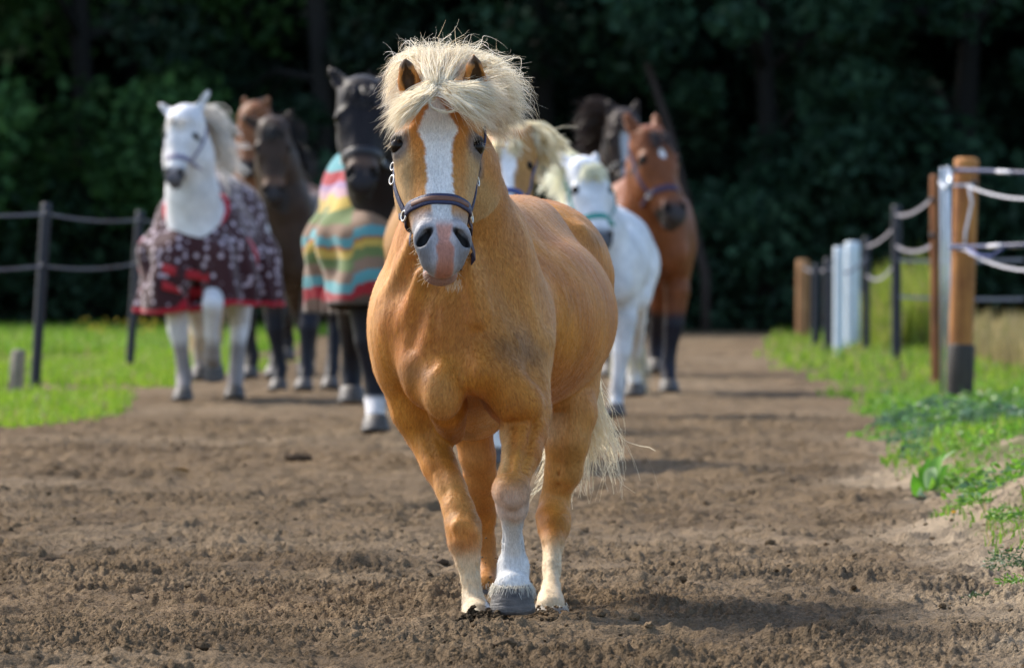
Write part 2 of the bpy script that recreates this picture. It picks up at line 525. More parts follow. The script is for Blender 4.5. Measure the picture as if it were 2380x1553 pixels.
# ------------------------------------------------------------------ loose clods lying on the track
def lump(rg):
    """a rough clod: 20-odd faces"""
    V = []
    t = (1 + 5 ** .5) / 2
    V = np.array([[-1, t, 0], [1, t, 0], [-1, -t, 0], [1, -t, 0], [0, -1, t], [0, 1, t], [0, -1, -t], [0, 1, -t], [t, 0, -1], [t, 0, 1], [-t, 0, -1], [-t, 0, 1]], float)
    V /= np.linalg.norm(V[0])
    F = np.array([[0, 11, 5], [0, 5, 1], [0, 1, 7], [0, 7, 10], [0, 10, 11], [1, 5, 9], [5, 11, 4], [11, 10, 2], [10, 7, 6], [7, 1, 8], [3, 9, 4], [3, 4, 2], [3, 2, 6], [3, 6, 8], [3, 8, 9], [4, 9, 5], [2, 4, 11], [6, 2, 10], [8, 6, 7], [9, 8, 1]])
    V = V * (0.65 + .6 * rg.random((12, 1))) * np.array([1, 1, .72])
    return V, F
def scatter_clods():
    rg = np.random.default_rng(5)
    Vs = []; Fs = []; Cs = []; n = 0
    def put(x, y, z, r, wet=1.0):
        nonlocal n
        V, F = lump(rg); a = rg.random() * 6.28
        R = np.array([[math.cos(a), -math.sin(a), 0], [math.sin(a), math.cos(a), 0], [0, 0, 1]])
        Vs.append(V @ R.T * r + [x, y, z]); Fs.append(F + n); n += 12
        c = (SOIL * .5 + SOIL_D * .5) * rg.uniform(.8, 1.6) * wet; Cs.append(np.tile(c, (12, 1)))
    m = 4200
    ys = 16.6 + 26 * rg.random(m) ** 1.6; xs = rg.uniform(-2.4, 1.75, m)
    keep = fbm2(xs * 1.6, ys * .8, 3, 101) > .40
    xs, ys = xs[keep], ys[keep]
    zs = height(xs[None], ys[None], 1)[0]
    for x, y, z in zip(xs, ys, zs):
        r = min(.022, .004 + .0035 * rg.exponential())
        if rg.random() < .004: r = rg.uniform(.018, .030)
        put(x, y, z + r * .35, r)
    # soil thrown up round the planted forefoot
    c = P(1105, 1455, 20.05)
    for _ in range(1200):
        a = rg.random() * 6.28; q = abs(rg.normal()) * .078
        r = .003 + .007 * rg.random() ** 2.5
        x = c.x + math.cos(a) * q * 1.15; y = 20.03 + math.sin(a) * q * 1.6 - .09
        put(x, y, height_at(x, y) + .045 * math.exp(-(q / .07) ** 2) * rg.random() + r * .5, r, .30 + .6 * min(1, q / .16))
    c = P(1255, 1450, 20.5)
    for _ in range(160):
        x = c.x + rg.normal() * .06; y = 20.4 + rg.normal() * .10; r = .004 + .006 * rg.random() ** 2
        put(x, y, height_at(x, y) + r * .5, r)
    for _ in range(70):      # still in the air behind the feet
        x = P(1120, 0, 20.1).x + rg.normal() * .10; y = 20.3 + rg.random() * .7; r = .0018 + .003 * rg.random() ** 2
        put(x, y, abs(rg.normal()) * .09 + .02, r)
    o = mesh_np('dirt_clods', np.concatenate(Vs), np.concatenate(Fs), M_SOIL, None, False, {'Col': np.concatenate(Cs)})
    tag(o, 'loose clods of dark soil scattered over the trampled dirt track', 'soil', kind='stuff')
scatter_clods()

# ------------------------------------------------------------------ grass
M_GRASS = leaf_mat('grass_blade', trans=.45, rough=.5, spec=.25)
def blades(name, label, x, y, hgt, wid, col, rg, lean=.5, seg=2, dz=0.0, kind='stuff'):
    n = len(x)
    z = np.array(height(np.asarray(x)[None], np.asarray(y)[None], 2)[0]) + dz
    a = rg.random(n) * 6.28; l = rg.random(n) * lean
    dx = np.cos(a) * l; dy = np.sin(a) * l
    b = rg.random(n) * 6.28
    wx = np.cos(b) * wid / 2; wy = np.sin(b) * wid / 2
    base = np.stack([x, y, z - .01], 1); W = np.stack([wx, wy, 0 * wx], 1)
    mid = base + np.stack([dx * hgt * .35, dy * hgt * .35, hgt * .6], 1)
    tip = base + np.stack([dx * hgt * 1.1, dy * hgt * 1.1, hgt * (1 - .35 * l)], 1)
    V = np.stack([base - W, base + W, mid + W * .7, mid - W * .7, tip], 1).reshape(-1, 3)
    i = np.arange(n)[:, None] * 5
    F4 = i + np.array([[0, 1, 2, 3]]); F3 = i + np.array([[3, 2, 4]])
    o = mesh_np(name, V, [F4, F3], M_GRASS, None, False, {'Col': np.repeat(col, 5, 0)})
    tag(o, label, 'grass', kind=kind)
    return o
def grass_cols(n, rg, a=(.15, .31, .018), b=(.30, .42, .040), dead=.08, deadc=(.36, .29, .14)):
    t = rg.random((n, 1)); c = np.array(a) + (np.array(b) - np.array(a)) * t
    m = rg.random(n) < dead
    c[m] = np.array(deadc) * (.7 + .5 * rg.random((m.sum(), 1)))
    return c
def sow(n, y0, y1, x0f, x1f, rg, thr=.4, sc=(1.2, .6), seed=201, ypow=1.0):
    y = y0 + (y1 - y0) * rg.random(n) ** ypow
    u = rg.random(n); a = x0f(y); b = x1f(y)
    x = a + (b - a) * u
    k = fbm2(x * sc[0], y * sc[1], 3, seed) > thr
    return x[k], y[k]
rg = np.random.default_rng(33)
x, y = sow(80000, 43, 78, lambda y: x_left(y) - 6.5, lambda y: x_left(y) + .35, rg, .44, (.9, .45))
blades('grass', 'short bright green grass left of the dirt track', x, y, .05 + .07 * rg.random(len(x)), .012 + .010 * rg.random(len(x)), grass_cols(len(x), rg), rg, .7)
x, y = sow(52000, 76, 104, lambda y: x_left(y) - 11, lambda y: x_left(y) + .1, rg, .30)
blades('grass', 'green meadow grass in front of the dark wood', x, y, .06 + .12 * rg.random(len(x)), .02 + .02 * rg.random(len(x)), grass_cols(len(x), rg, (.12, .27, .02), (.26, .40, .04)), rg, .6)
x, y = sow(16000, 60, 104, lambda y: x_right(y) - .1, lambda y: x_right(y) + 7, rg, .42)
blades('grass', 'short green grass along the far right fence', x, y, .06 + .10 * rg.random(len(x)), .02 + .015 * rg.random(len(x)), grass_cols(len(x), rg, (.13, .27, .02), (.30, .40, .05), .12), rg, .6)
x, y = sow(30000, 33, 62, lambda y: x_right(y) - .05, lambda y: x_right(y) + 4.5, rg, .50, (1.6, .8))
blades('grass', 'green grass below the wooden fence post', x, y, .04 + .08 * rg.random(len(x)), .010 + .010 * rg.random(len(x)), grass_cols(len(x), rg, (.11, .27, .02), (.26, .40, .04), .08), rg, .8)
# tall pale grass behind the right fence
x, y = sow(9000, 82, 93, lambda y: x_right(y) + 1.15 - .03 * (y - 82), lambda y: x_right(y) + 1.95 - .03 * (y - 82), rg, .42, (1.6, .5))
uu = (x - x_right(y) - 1.15 + .03 * (y - 82)) / .8
hh = (.30 + 1.1 * fbm2(x * 2.2, y * .4, 3, 231)) * (.45 + .7 * rg.random(len(x))) * (.35 + .65 * sstep(0, .35, uu) * sstep(1.0, .75, uu))
blades('tall_grass', 'tall yellow green grass behind the dark fence posts', x, y, hh, .022 + .015 * rg.random(len(x)), grass_cols(len(x), rg, (.17, .26, .03), (.36, .40, .07), .15), rg, .35)
x, y = sow(9000, 64, 84, lambda y: x_right(y) + 1.85, lambda y: x_right(y) + 4.0, rg, .40, (.9, .5), 211)
hh = (.15 + .45 * fbm2(x * 1.8, y * .5, 3, 237)) * (.5 + .7 * rg.random(len(x)))
blades('tall_grass', 'dry tan grass standing right of the thick wooden post', x, y, hh, .018 + .015 * rg.random(len(x)), grass_cols(len(x), rg, (.22, .22, .07), (.38, .29, .14), .45), rg, .35)
# sparse grass on the near sandy bank
x, y = sow(14000, 19, 34, lambda y: x_right(y) + .05, lambda y: x_right(y) + 1.6, rg, .50, (3.4, 1.6), 221)
blades('grass', 'sparse green blades on the near sandy bank', x, y, (.025 + .06 * rg.random(len(x))), .005 + .005 * rg.random(len(x)), grass_cols(len(x), rg, (.10, .22, .02), (.2, .34, .04), .10), rg, .9)

# ------------------------------------------------------------------ small things lying on the track
def ground_pt(px_, py_):
    d = CAM_Z * FPX / (py_ - HORIZON)
    x = (px_ - 1190.0) * d / FPX
    return np.array([x, d, height_at(x, d)])
M_CLOD = simple_mat('dark_clod', (.075, .052, .034), rough=.95, var=.4, scale=60, bump=.8, spec=.1)
def big_clod(px_, py_, r, label):
    rg = np.random.default_rng(int(px_)); g0 = ground_pt(px_, py_)
    V, F = lump(rg); V = V * r * np.array([1.5, 1.0, .8])
    o = mesh_np('soil_clod', V, F, M_CLOD, None, True); o.location = g0 + [0, 0, r * .45]
    m = o.modifiers.new('subdiv', 'SUBSURF'); m.levels = 2; m.render_levels = 2; m.subdivision_type = 'SIMPLE'
    tx = bpy.data.textures.new('clod_noise', 'CLOUDS'); tx.noise_scale = r * .6
    dm = o.modifiers.new('rough', 'DISPLACE'); dm.texture = tx; dm.strength = r * .45; dm.texture_coords = 'LOCAL'
    tag(o, label, 'clod')
big_clod(118, 1312, .034, 'large dark clod of earth on the left part of the track')
big_clod(1028, 1318, .018, 'small round dark clod just left of the planted foreleg')
big_clod(2165, 1490, .016, 'small dark clod near the lower right of the track')
big_clod(690, 1082, .050, 'dark flat clod on the track below the striped rug')
g0 = ground_pt(415, 1108)
o = mesh_np('fallen_leaf', np.array([[-.05, 0, 0], [-.02, -.025, .018], [.02, -.025, .022], [.055, 0, .006], [.02, .03, .016], [-.02, .028, .012]]) + [0, 0, .015], np.array([[0, 1, 2, 3], [0, 3, 4, 5]]), simple_mat('leaf_ochre', (.38, .22, .05)), None, False)
o.location = g0; tag(o, 'ochre fallen leaf lying on the left part of the track', 'leaf')
rt = ground_pt(2012, 1478)
M_TWIG = simple_mat('dry_twig', (.16, .095, .05), rough=.8)
tw = empty('dry_twig', rt); tag(tw, 'thin dry forked twigs sticking up from the lower right dirt', 'twig')
for a, l, e in ((-.9, .055, .5), (-.5, .06, .8), (.2, .045, 1.0), (.9, .05, .35)):
    mb = MB(); mb.tube(np.array([[0, 0, -.01], [math.sin(a) * l * .5, 0, l * .5 * e], [math.sin(a) * l * 1.1, -.01, l * e]]), [.0014, .0012, .0006], 6); mb.build('stalk', M_TWIG, tw)
rgy = np.random.default_rng(9)
n = 90
px_ = np.where(rgy.random(n) < .5, 215 + 25 * rgy.normal(size=n), 325 + 30 * rgy.normal(size=n)); yy = 84 + 12 * rgy.random(n)
xx = (px_ - 1190) * yy / FPX; zz = height(xx[None], yy[None], 2)[0] + .14 + .12 * rgy.random(n)
s = .02; ang = rgy.random(n) * 6.28
c = np.stack([xx, yy, zz], 1); u = np.stack([np.cos(ang), np.sin(ang), 0 * ang], 1) * s; w = np.stack([0 * ang, 0 * ang, 0 * ang + s], 1)
V = np.stack([c - u, c - w * .4, c + u, c + w], 1).reshape(-1, 3)
tag(mesh_np('yellow_flowers', V, np.arange(4 * n).reshape(-1, 4), simple_mat('flower_yellow', (.62, .42, .02)), None, False), 'small yellow meadow flowers in the far left grass', 'flowers', kind='stuff')

# low leafy ground cover along the right edge of the track
n = 26000
y = 25 + 24 * rgy.random(n); x = x_right(y) + .06 + 1.9 * rgy.random(n) ** 1.2 + .25 * (fbm2(y * 1.3, y * .1, 2, 251) - .5)
k = fbm2(x * 3.0, y * 1.3, 3, 257) > (.50 - .10 * sstep(30, 40, y)); x, y = x[k], y[k]; n = len(x)
q = fbm2(x * 3.0, y * 1.3, 3, 257)
zz = height(x[None], y[None], 1)[0] + (.012 + .30 * np.maximum(0, q - .42)) * rgy.random(n)
s = .008 + .016 * rgy.random(n)
a = rgy.normal(size=(n, 3)); a[:, 2] *= .5; a /= np.linalg.norm(a, axis=1, keepdims=True); b = np.cross(a, rgy.normal(size=(n, 3))); b /= np.linalg.norm(b, axis=1, keepdims=True)
c = np.stack([x, y, zz], 1)
V = np.stack([c - a * s[:, None], c + b * s[:, None] * .5, c + a * s[:, None], c - b * s[:, None] * .5], 1).reshape(-1, 3)
tealish = (vnoise2(x * 2.6, y * 1.1, 263) > .6)[:, None]
col = np.where(tealish, np.array([.09, .19, .09]), np.array([.14, .31, .03])) * (.6 + .8 * rgy.random((n, 1)))
tag(mesh_np('ground_cover', V, np.arange(4 * n).reshape(-1, 4), M_GRASS, None, False, {'Col': np.repeat(col, 4, 0)}), 'low leafy ground cover along the right edge of the track', 'ground cover', kind='stuff')
# ------------------------------------------------------------------ the dark wood behind
M_LEAF = leaf_mat('tree_leaf', trans=.25, rough=.6, spec=.15)
M_BARK = simple_mat('bark', (.010, .009, .008), rough=.9, var=.4, scale=14, bump=.6)

def crown_mesh(name, rg, H, R, n, cols, z0=.12, clumps=70):
    cen = []
    while len(cen) < clumps:
        z = rg.uniform(z0, 1.0); rr = (math.sin(min(1, (1.02 - z) / .75) * 1.5708)) * (0.75 + .3 * min(1, (z - z0) / .2))
        a = rg.random() * 6.28; q = math.sqrt(rg.random()) * rr
        cen.append([math.cos(a) * q * R, math.sin(a) * q * R, z * H])
    cen = np.array(cen)
    k = rg.integers(0, clumps, n)
    tone = .55 + .9 * rg.random(clumps)
    d = rg.normal(size=(n, 3)); d /= np.linalg.norm(d, axis=1, keepdims=True)
    cr = R * (.16 + .22 * rg.random(clumps))
    c = cen[k] + d * (cr[k] * rg.random(n) ** .45)[:, None] * np.array([1, 1, .75])
    c[:, 2] = np.maximum(c[:, 2], .05 + .3 * rg.random(n))
    s = .06 + .08 * rg.random(n)
    a = rg.normal(size=(n, 3)); a /= np.linalg.norm(a, axis=1, keepdims=True)
    b = np.cross(a, rg.normal(size=(n, 3))); b /= np.linalg.norm(b, axis=1, keepdims=True)
    V = np.stack([c - a * s[:, None], c + b * s[:, None] * .55, c + a * s[:, None], c - b * s[:, None] * .55], 1).reshape(-1, 3)
    F = np.arange(n * 4).reshape(-1, 4)
    c0, c1 = np.array(cols[0]), np.array(cols[1])
    col = (c0 + (c1 - c0) * rg.random((n, 1))) * tone[k][:, None]
    me_o = mesh_np(name, V, F, M_LEAF, None, False, {'Col': np.repeat(col, 4, 0)})
    return me_o, cen
def trunk_mesh(name, rg, H, cen, r0=.2, lean=0.0):
    mb = MB()
    zz = np.linspace(-.4, H * .85, 10)
    pts = np.stack([lean * zz + .12 * np.sin(zz * .8 + rg.random() * 6), .1 * np.sin(zz * .7 + rg.random() * 6), zz], 1)
    mb.tube(pts, np.linspace(r0, r0 * .25, 10), 9)
    for q in rg.choice(len(cen), 14, replace=False):
        c = cen[q]; i = int(np.clip(np.searchsorted(zz, c[2] * .7), 1, 8))
        a = pts[i]; m = (a + c) / 2 + [0, 0, .25]
        mb.tube(np.array([a, m, c]), [r0 * .35, r0 * .2, .02], 6)
    return mb.build(name, M_BARK)

def make_forest():
    rg = np.random.default_rng(51)
    kinds = []
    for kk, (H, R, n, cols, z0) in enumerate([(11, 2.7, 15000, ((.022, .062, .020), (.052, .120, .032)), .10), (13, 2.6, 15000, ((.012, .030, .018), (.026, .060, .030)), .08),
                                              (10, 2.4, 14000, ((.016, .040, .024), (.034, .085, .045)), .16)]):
        cr, cen = crown_mesh('crown', rg, H, R, n, cols, z0)
        tr = trunk_mesh('trunk', rg, H, cen, .20)
        kinds.append((cr, tr))
    used = set()
    def tree(x, y, kind, s, rz, label, name):
        root = empty(name, (x, y, height_at(x, min(y, 117)) - .05), rz)
        tag(root, label, 'tree', 'trees of the dark wood')
        root.scale = (s, s, s)
        for src in kinds[kind]:
            if src.name not in used and src.parent is None:
                o = src; used.add(src.name)
            else:
                o = src.copy(); COL.objects.link(o)
            o.parent = root
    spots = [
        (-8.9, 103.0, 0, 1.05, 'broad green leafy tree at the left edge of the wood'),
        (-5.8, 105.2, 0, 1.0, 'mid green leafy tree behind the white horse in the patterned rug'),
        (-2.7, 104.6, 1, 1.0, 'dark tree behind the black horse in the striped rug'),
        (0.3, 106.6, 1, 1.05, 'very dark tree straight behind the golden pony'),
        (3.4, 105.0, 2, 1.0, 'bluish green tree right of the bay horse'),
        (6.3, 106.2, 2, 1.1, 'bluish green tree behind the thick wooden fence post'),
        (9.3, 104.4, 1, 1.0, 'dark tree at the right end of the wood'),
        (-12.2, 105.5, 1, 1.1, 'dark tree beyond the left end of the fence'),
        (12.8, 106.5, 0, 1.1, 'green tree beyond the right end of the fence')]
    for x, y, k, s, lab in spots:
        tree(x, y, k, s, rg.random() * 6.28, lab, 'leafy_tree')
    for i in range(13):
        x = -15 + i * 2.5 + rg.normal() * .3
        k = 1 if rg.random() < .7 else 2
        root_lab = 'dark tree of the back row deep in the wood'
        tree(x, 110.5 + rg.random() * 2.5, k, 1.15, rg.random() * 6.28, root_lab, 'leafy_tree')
    # bare leaning trunk at the edge of the wood
    mb = MB()
    b = P(1555, 300, 103.0); t = P(1475, 60, 103.6)
    b0 = P(1640, 640, 102.8)
    mb.tube(np.array([[b0.x, b0.y, -.1], b0, b, t, P(1450, -40, 103.9)]), [.06, .06, .05, .045, .035], 10)
    o = mb.build('leaning_trunk', simple_mat('bark_brown', (.030, .019, .015), rough=.9, var=.35, scale=20, bump=.5))
    tag(o, 'bare brown trunk leaning left at the edge of the dark wood', 'tree')
    # undergrowth and far wood
    n = 60000
    x = rg.uniform(-26, 26, n); y = 103.0 + 4.5 * rg.random(n)
    top = 1.3 + 1.1 * fbm2(x * .6, y * .3, 3, 301)
    z = height(x[None], np.minimum(y, 117)[None], 2)[0] + top * rg.random(n) ** .8
    s = .06 + .07 * rg.random(n)
    a = rg.normal(size=(n, 3)); a /= np.linalg.norm(a, axis=1, keepdims=True); bb = np.cross(a, rg.normal(size=(n, 3))); bb /= np.linalg.norm(bb, axis=1, keepdims=True)
    c = np.stack([x, y, z], 1)
    V = np.stack([c - a * s[:, None], c + bb * s[:, None] * .6, c + a * s[:, None], c - bb * s[:, None] * .6], 1).reshape(-1, 3)
    tone = .5 + 1.0 * fbm2(x * .9, z * 1.2 + y * .2, 3, 307)
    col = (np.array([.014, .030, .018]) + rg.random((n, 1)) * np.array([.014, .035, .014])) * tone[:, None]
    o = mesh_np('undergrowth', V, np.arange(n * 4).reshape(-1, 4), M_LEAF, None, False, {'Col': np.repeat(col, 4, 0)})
    tag(o, 'dark bushy undergrowth along the foot of the wood', 'undergrowth', kind='stuff')
    n = 70000
    x = rg.uniform(-44, 44, n); y = 114.0 + 3.5 * rg.random(n); z = 13 * rg.random(n)
    s = .30 + .25 * rg.random(n)
    a = rg.normal(size=(n, 3)); a /= np.linalg.norm(a, axis=1, keepdims=True); bb = np.cross(a, rg.normal(size=(n, 3))); bb /= np.linalg.norm(bb, axis=1, keepdims=True)
    c = np.stack([x, y, z], 1)
    V = np.stack([c - a * s[:, None], c + bb * s[:, None] * .7, c + a * s[:, None], c - bb * s[:, None] * .7], 1).reshape(-1, 3)
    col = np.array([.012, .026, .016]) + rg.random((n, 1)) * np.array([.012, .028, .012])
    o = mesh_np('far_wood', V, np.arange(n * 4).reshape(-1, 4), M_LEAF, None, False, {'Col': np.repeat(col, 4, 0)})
    tag(o, 'dense dark foliage deep in the wood', 'wood', kind='stuff')
make_forest()
# ------------------------------------------------------------------ fences
M_POST_DARK = simple_mat('post_dark_plastic', (.010, .013, .024), rough=.6, var=.25, scale=18)
M_POST_WOOD = None
def wood_mat(name, c0, c1, rough=.75):
    m, nt, b = new_mat(name); L = nt.links.new
    tc = N(nt, 'ShaderNodeTexCoord'); mp = N(nt, 'ShaderNodeMapping'); mp.inputs['Scale'].default_value = (14, 14, 1.6)
    L(tc.outputs['Object'], mp.inputs['Vector'])
    nz = N(nt, 'ShaderNodeTexNoise', Scale=1.6, Detail=6.0, Roughness=.65); L(mp.outputs['Vector'], nz.inputs['Vector'])
    n2 = N(nt, 'ShaderNodeTexNoise', Scale=4.0, Detail=3.0); L(tc.outputs['Object'], n2.inputs['Vector'])
    cr = N(nt, 'ShaderNodeValToRGB'); e = cr.color_ramp.elements
    e[0].position = .3; e[0].color = rgba(c0); e[1].position = .7; e[1].color = rgba(c1)
    mm = N(nt, 'ShaderNodeMath', operation='ADD'); L(nz.outputs['Fac'], mm.inputs[0])
    m2 = N(nt, 'ShaderNodeMath', operation='MULTIPLY_ADD'); L(n2.outputs['Fac'], m2.inputs[0]); m2.inputs[1].default_value = .8; m2.inputs[2].default_value = -.4
    L(m2.outputs[0], mm.inputs[1]); L(mm.outputs[0], cr.inputs['Fac']); L(cr.outputs['Color'], b.inputs['Base Color'])
    b.inputs['Roughness'].default_value = rough
    bp = N(nt, 'ShaderNodeBump', Strength=.5, Distance=.01); L(nz.outputs['Fac'], bp.inputs['Height']); L(bp.outputs['Normal'], b.inputs['Normal'])
    return m
M_WOOD_ORANGE = wood_mat('post_wood_orange', (.22, .075, .018), (.52, .22, .05))
M_WOOD_RED = wood_mat('post_wood_reddish', (.17, .06, .02), (.36, .13, .04))
M_WOOD_TAN = wood_mat('post_wood_tan', (.28, .13, .05), (.46, .24, .10))
M_STUMP = wood_mat('stump_wood', (.15, .13, .10), (.36, .31, .24))
M_SLEEVE = wood_mat('post_tar_sleeve', (.022, .018, .015), (.06, .048, .036))
M_GALV = simple_mat('galvanised_metal', (.50, .55, .62), rough=.35, var=.25, scale=9, metal=.6)
M_PALE = simple_mat('pale_plastic_post', (.62, .70, .76), rough=.5, var=.12, scale=6)
M_TAPE = simple_mat('fence_tape', (.15, .16, .20), rough=.5, var=.2, scale=60)
M_TAPE_G = simple_mat('fence_tape_grey', (.26, .25, .29), rough=.5, var=.2, scale=60)
M_TAPE_W = simple_mat('fence_tape_white', (.60, .60, .66), rough=.45, var=.1, scale=60)
M_TAPE_BLUE = simple_mat('gate_rope_blue', (.02, .03, .10), rough=.5, var=.3, scale=60)
M_INSUL = simple_mat('insulator_black', (.02, .02, .025), rough=.4, var=.2)

def post_mesh(name, pt, pb, r, mat, root, n=12, top=.012, wob=.0):
    """round post from pt (top) to pb, buried a little, chamfered top"""
    loc = np.array(root.location)
    pt = np.array(pt) - loc; pb = np.array(pb) - loc
    d = pb - pt; d /= np.linalg.norm(d)
    L_ = np.linalg.norm(pb - pt)
    zs = [0, .004, .02] + list(np.linspace(.15, L_, 6)) + [L_ + .25]
    rs = [r * .55, r * .86, r] + [r] * 6 + [r]
    mb = MB(); mb.tube(np.array([pt + d * z for z in zs]), rs, n)
    return mb.build(name, mat, root)

def tape_mesh(name, a, b, sag, h, th, mat, root, n=24, twist=0.0):
    """flat tape hanging between two points"""
    loc = np.array(root.location)
    a = np.array(a) - loc; b = np.array(b) - loc
    t = np.linspace(0, 1, n)[:, None]
    c = a + (b - a) * t; c[:, 2] -= sag * 4 * (t * (1 - t))[:, 0]
    T = np.gradient(c, axis=0); T /= np.linalg.norm(T, axis=1, keepdims=True)
    up = np.array([0, 0, 1.0]) - T * T[:, 2:3]; up /= np.linalg.norm(up, axis=1, keepdims=True)
    sd = np.cross(T, up)
    ang = twist * np.sin(t * 9.0)
    u = up * np.cos(ang) + sd * np.sin(ang); s = np.cross(T, u)
    V = np.stack([c - u * h / 2 - s * th, c - u * h / 2 + s * th, c + u * h / 2 + s * th, c + u * h / 2 - s * th], 1).reshape(-1, 3)
    i = np.arange(n - 1)[:, None] * 4; k = np.arange(4)[None]; k2 = (k + 1) % 4
    F = np.stack([i + k, i + k2, i + 4 + k2, i + 4 + k], -1).reshape(-1, 4)
    F = np.concatenate([F, [[3, 2, 1, 0]], [[(n - 1) * 4, (n - 1) * 4 + 1, (n - 1) * 4 + 2, (n - 1) * 4 + 3]]])
    return mesh_np(name, V, F, mat, root, False)

def insul(c, root, r=.022, mat=None, w=.05):
    mb = MB(); c = np.array(c) - np.array(root.location)
    mb.tube(np.array([c + [0, .0, 0], c + [0, -w * .5, 0], c + [0, -w * .8, 0], c + [0, -w, 0]]), [r * .6, r * .7, r, r * .7], 8)
    return mb.build('insulator', mat or M_INSUL, root)

# left electric fence: posts at 54 m and 66 m, one beyond the frame on each side
fl = empty('electric_fence', (P(98, 920, 54).x, 54.0, 0))
tag(fl, 'electric fence of dark posts with two pale tapes on the left grass', 'fence')
LP_ = [(-250, 455, 940, -270, 46.5), (108, 472, 921, 80, 54.0), (326, 490, 864, 300, 66.0), (520, 505, 832, 508, 78.0), (650, 520, 800, 645, 92.0)]
tops = []
for tx, ty, by, bx, d in LP_:
    post_mesh('post', P(tx, ty, d), P(bx, by + 6, d), .037, M_POST_DARK, fl)
    tops.append((tx, ty, by, bx, d))
def on_post(i, f):
    tx, ty, by, bx, d = tops[i]; return np.array(P(tx + (bx - tx) * f, ty + (by - ty) * f, d - .05))
for i in range(len(tops) - 1):
    tape_mesh('tape', on_post(i, .055), on_post(i + 1, .055), .03, .017, .0015, M_TAPE, fl)
    tape_mesh('tape', on_post(i, .325), on_post(i + 1, .325), .035, .017, .0015, M_TAPE, fl)
for i in range(len(tops)):
    insul(on_post(i, .055) + [0, .02, 0], fl); insul(on_post(i, .325) + [0, .02, 0], fl)

# grey stump
st = empty('wooden_stump', (P(42, 925, 53.0).x, 53.0, 0))
tag(st, 'short weathered grey wooden stump beside the nearest dark fence post', 'stump')
post_mesh('post', P(45, 812, 53.0), P(38, 928, 53.0), .046, M_STUMP, st)
mb = MB(); c = np.array(P(31, 815, 53.0)) - np.array(st.location); e = np.array(P(25, 922, 53.0)) - np.array(st.location)
mb.tube(np.array([c, (c + e) / 2, e]), [.012, .020, .022], 8); mb.build('split_bark', M_STUMP, st)

# right fence
fr = empty('paddock_fence', (P(2083, 850, 70).x, 70.0, 0))
tag(fr, 'paddock fence of mixed wooden, dark and pale posts with sagging tapes along the right bank', 'fence')
post_mesh('post', P(2084, 478, 70), P(2083, 852, 70), .045, M_POST_DARK, fr)
post_mesh('post', P(2014, 552, 80), P(2013, 822, 80), .040, M_POST_DARK, fr)
post_mesh('post', P(1981, 562, 84), P(1980, 812, 84), .084, M_PALE, fr)
post_mesh('post', P(1950, 574, 78), P(1949, 834, 78), .055, M_PALE, fr)
post_mesh('post', P(1926, 600, 80), P(1925, 832, 80), .048, M_POST_DARK, fr)
post_mesh('post', P(1897, 615, 83), P(1896, 826, 83), .046, M_POST_DARK, fr)
post_mesh('post', P(1866, 604, 96), P(1865, 790, 96), .080, M_WOOD_TAN, fr)
post_mesh('post', P(2172, 407, 57), P(2175, 906, 57), .034, M_WOOD_RED, fr)
thick = post_mesh('post', P(2247, 367, 49), P(2229, 935, 49), .077, M_WOOD_ORANGE, fr, 16)
thick['label'] = 'thick orange brown wooden corner post'
loc = np.array(fr.location)
mb = MB(); a = np.array(P(2236, 800, 48.995)) - loc; b = np.array(P(2228, 950, 48.995)) - loc
mb.tube(np.array([a, a + (b - a) * .03, a + (b - a) * .5, b, b + (b - a) * .3]), [.079, .086, .086, .084, .082], 16); sl = mb.build('tar_sleeve', M_SLEEVE, fr)
# galvanised gate pipes between the posts
mb = MB()
for px_, r, d, y0, y1 in ((2189, .012, 53.5, 390, 905), (2203, .017, 53.3, 388, 912)):
    mb = MB(); mb.tube(np.array([P(px_, y0, d), P(px_, y0 + 4, d), P(px_ + 1, (y0 + y1) / 2, d), P(px_ + 2, y1 + 20, d)]) - loc, [r * .6, r, r, r], 10)
    mb.build('gate_pipe', M_GALV, fr)
mb = MB(); mb.tube(np.array([P(2186, 425, 53.2), P(2196, 440, 53.1), P(2208, 425, 53.0), P(2209, 400, 53.1)]) - loc, .015, 8); mb.build('gate_hinge', M_GALV, fr)
# sagging tapes: far run
tape_mesh('tape', P(1868, 622, 95.8), P(1925, 622, 80), .05, .026, .002, M_TAPE_G, fr)
tape_mesh('tape', P(1925, 622, 79.9), P(2012, 600, 79.8), .10, .026, .002, M_TAPE_G, fr)
tape_mesh('tape', P(2014, 573, 79.9), P(2083, 522, 69.9), .04, .026, .002, M_TAPE_G, fr)
tape_mesh('tape', P(2014, 640, 79.9), P(2083, 605, 69.9), .10, .026, .002, M_TAPE_G, fr)
tape_mesh('tape', P(2083, 500, 69.9), P(2172, 455, 57), .05, .026, .002, M_TAPE_G, fr)
tape_mesh('tape', P(2083, 572, 69.9), P(2172, 566, 57), .055, .026, .002, M_TAPE_G, fr)
tape_mesh('tape', P(2090, 606, 69.8), P(2380, 604, 69.8), .01, .026, .002, M_TAPE_G, fr)
tape_mesh('tape', P(2090, 690, 69.8), P(2380, 695, 69.8), .01, .026, .002, M_TAPE_G, fr)
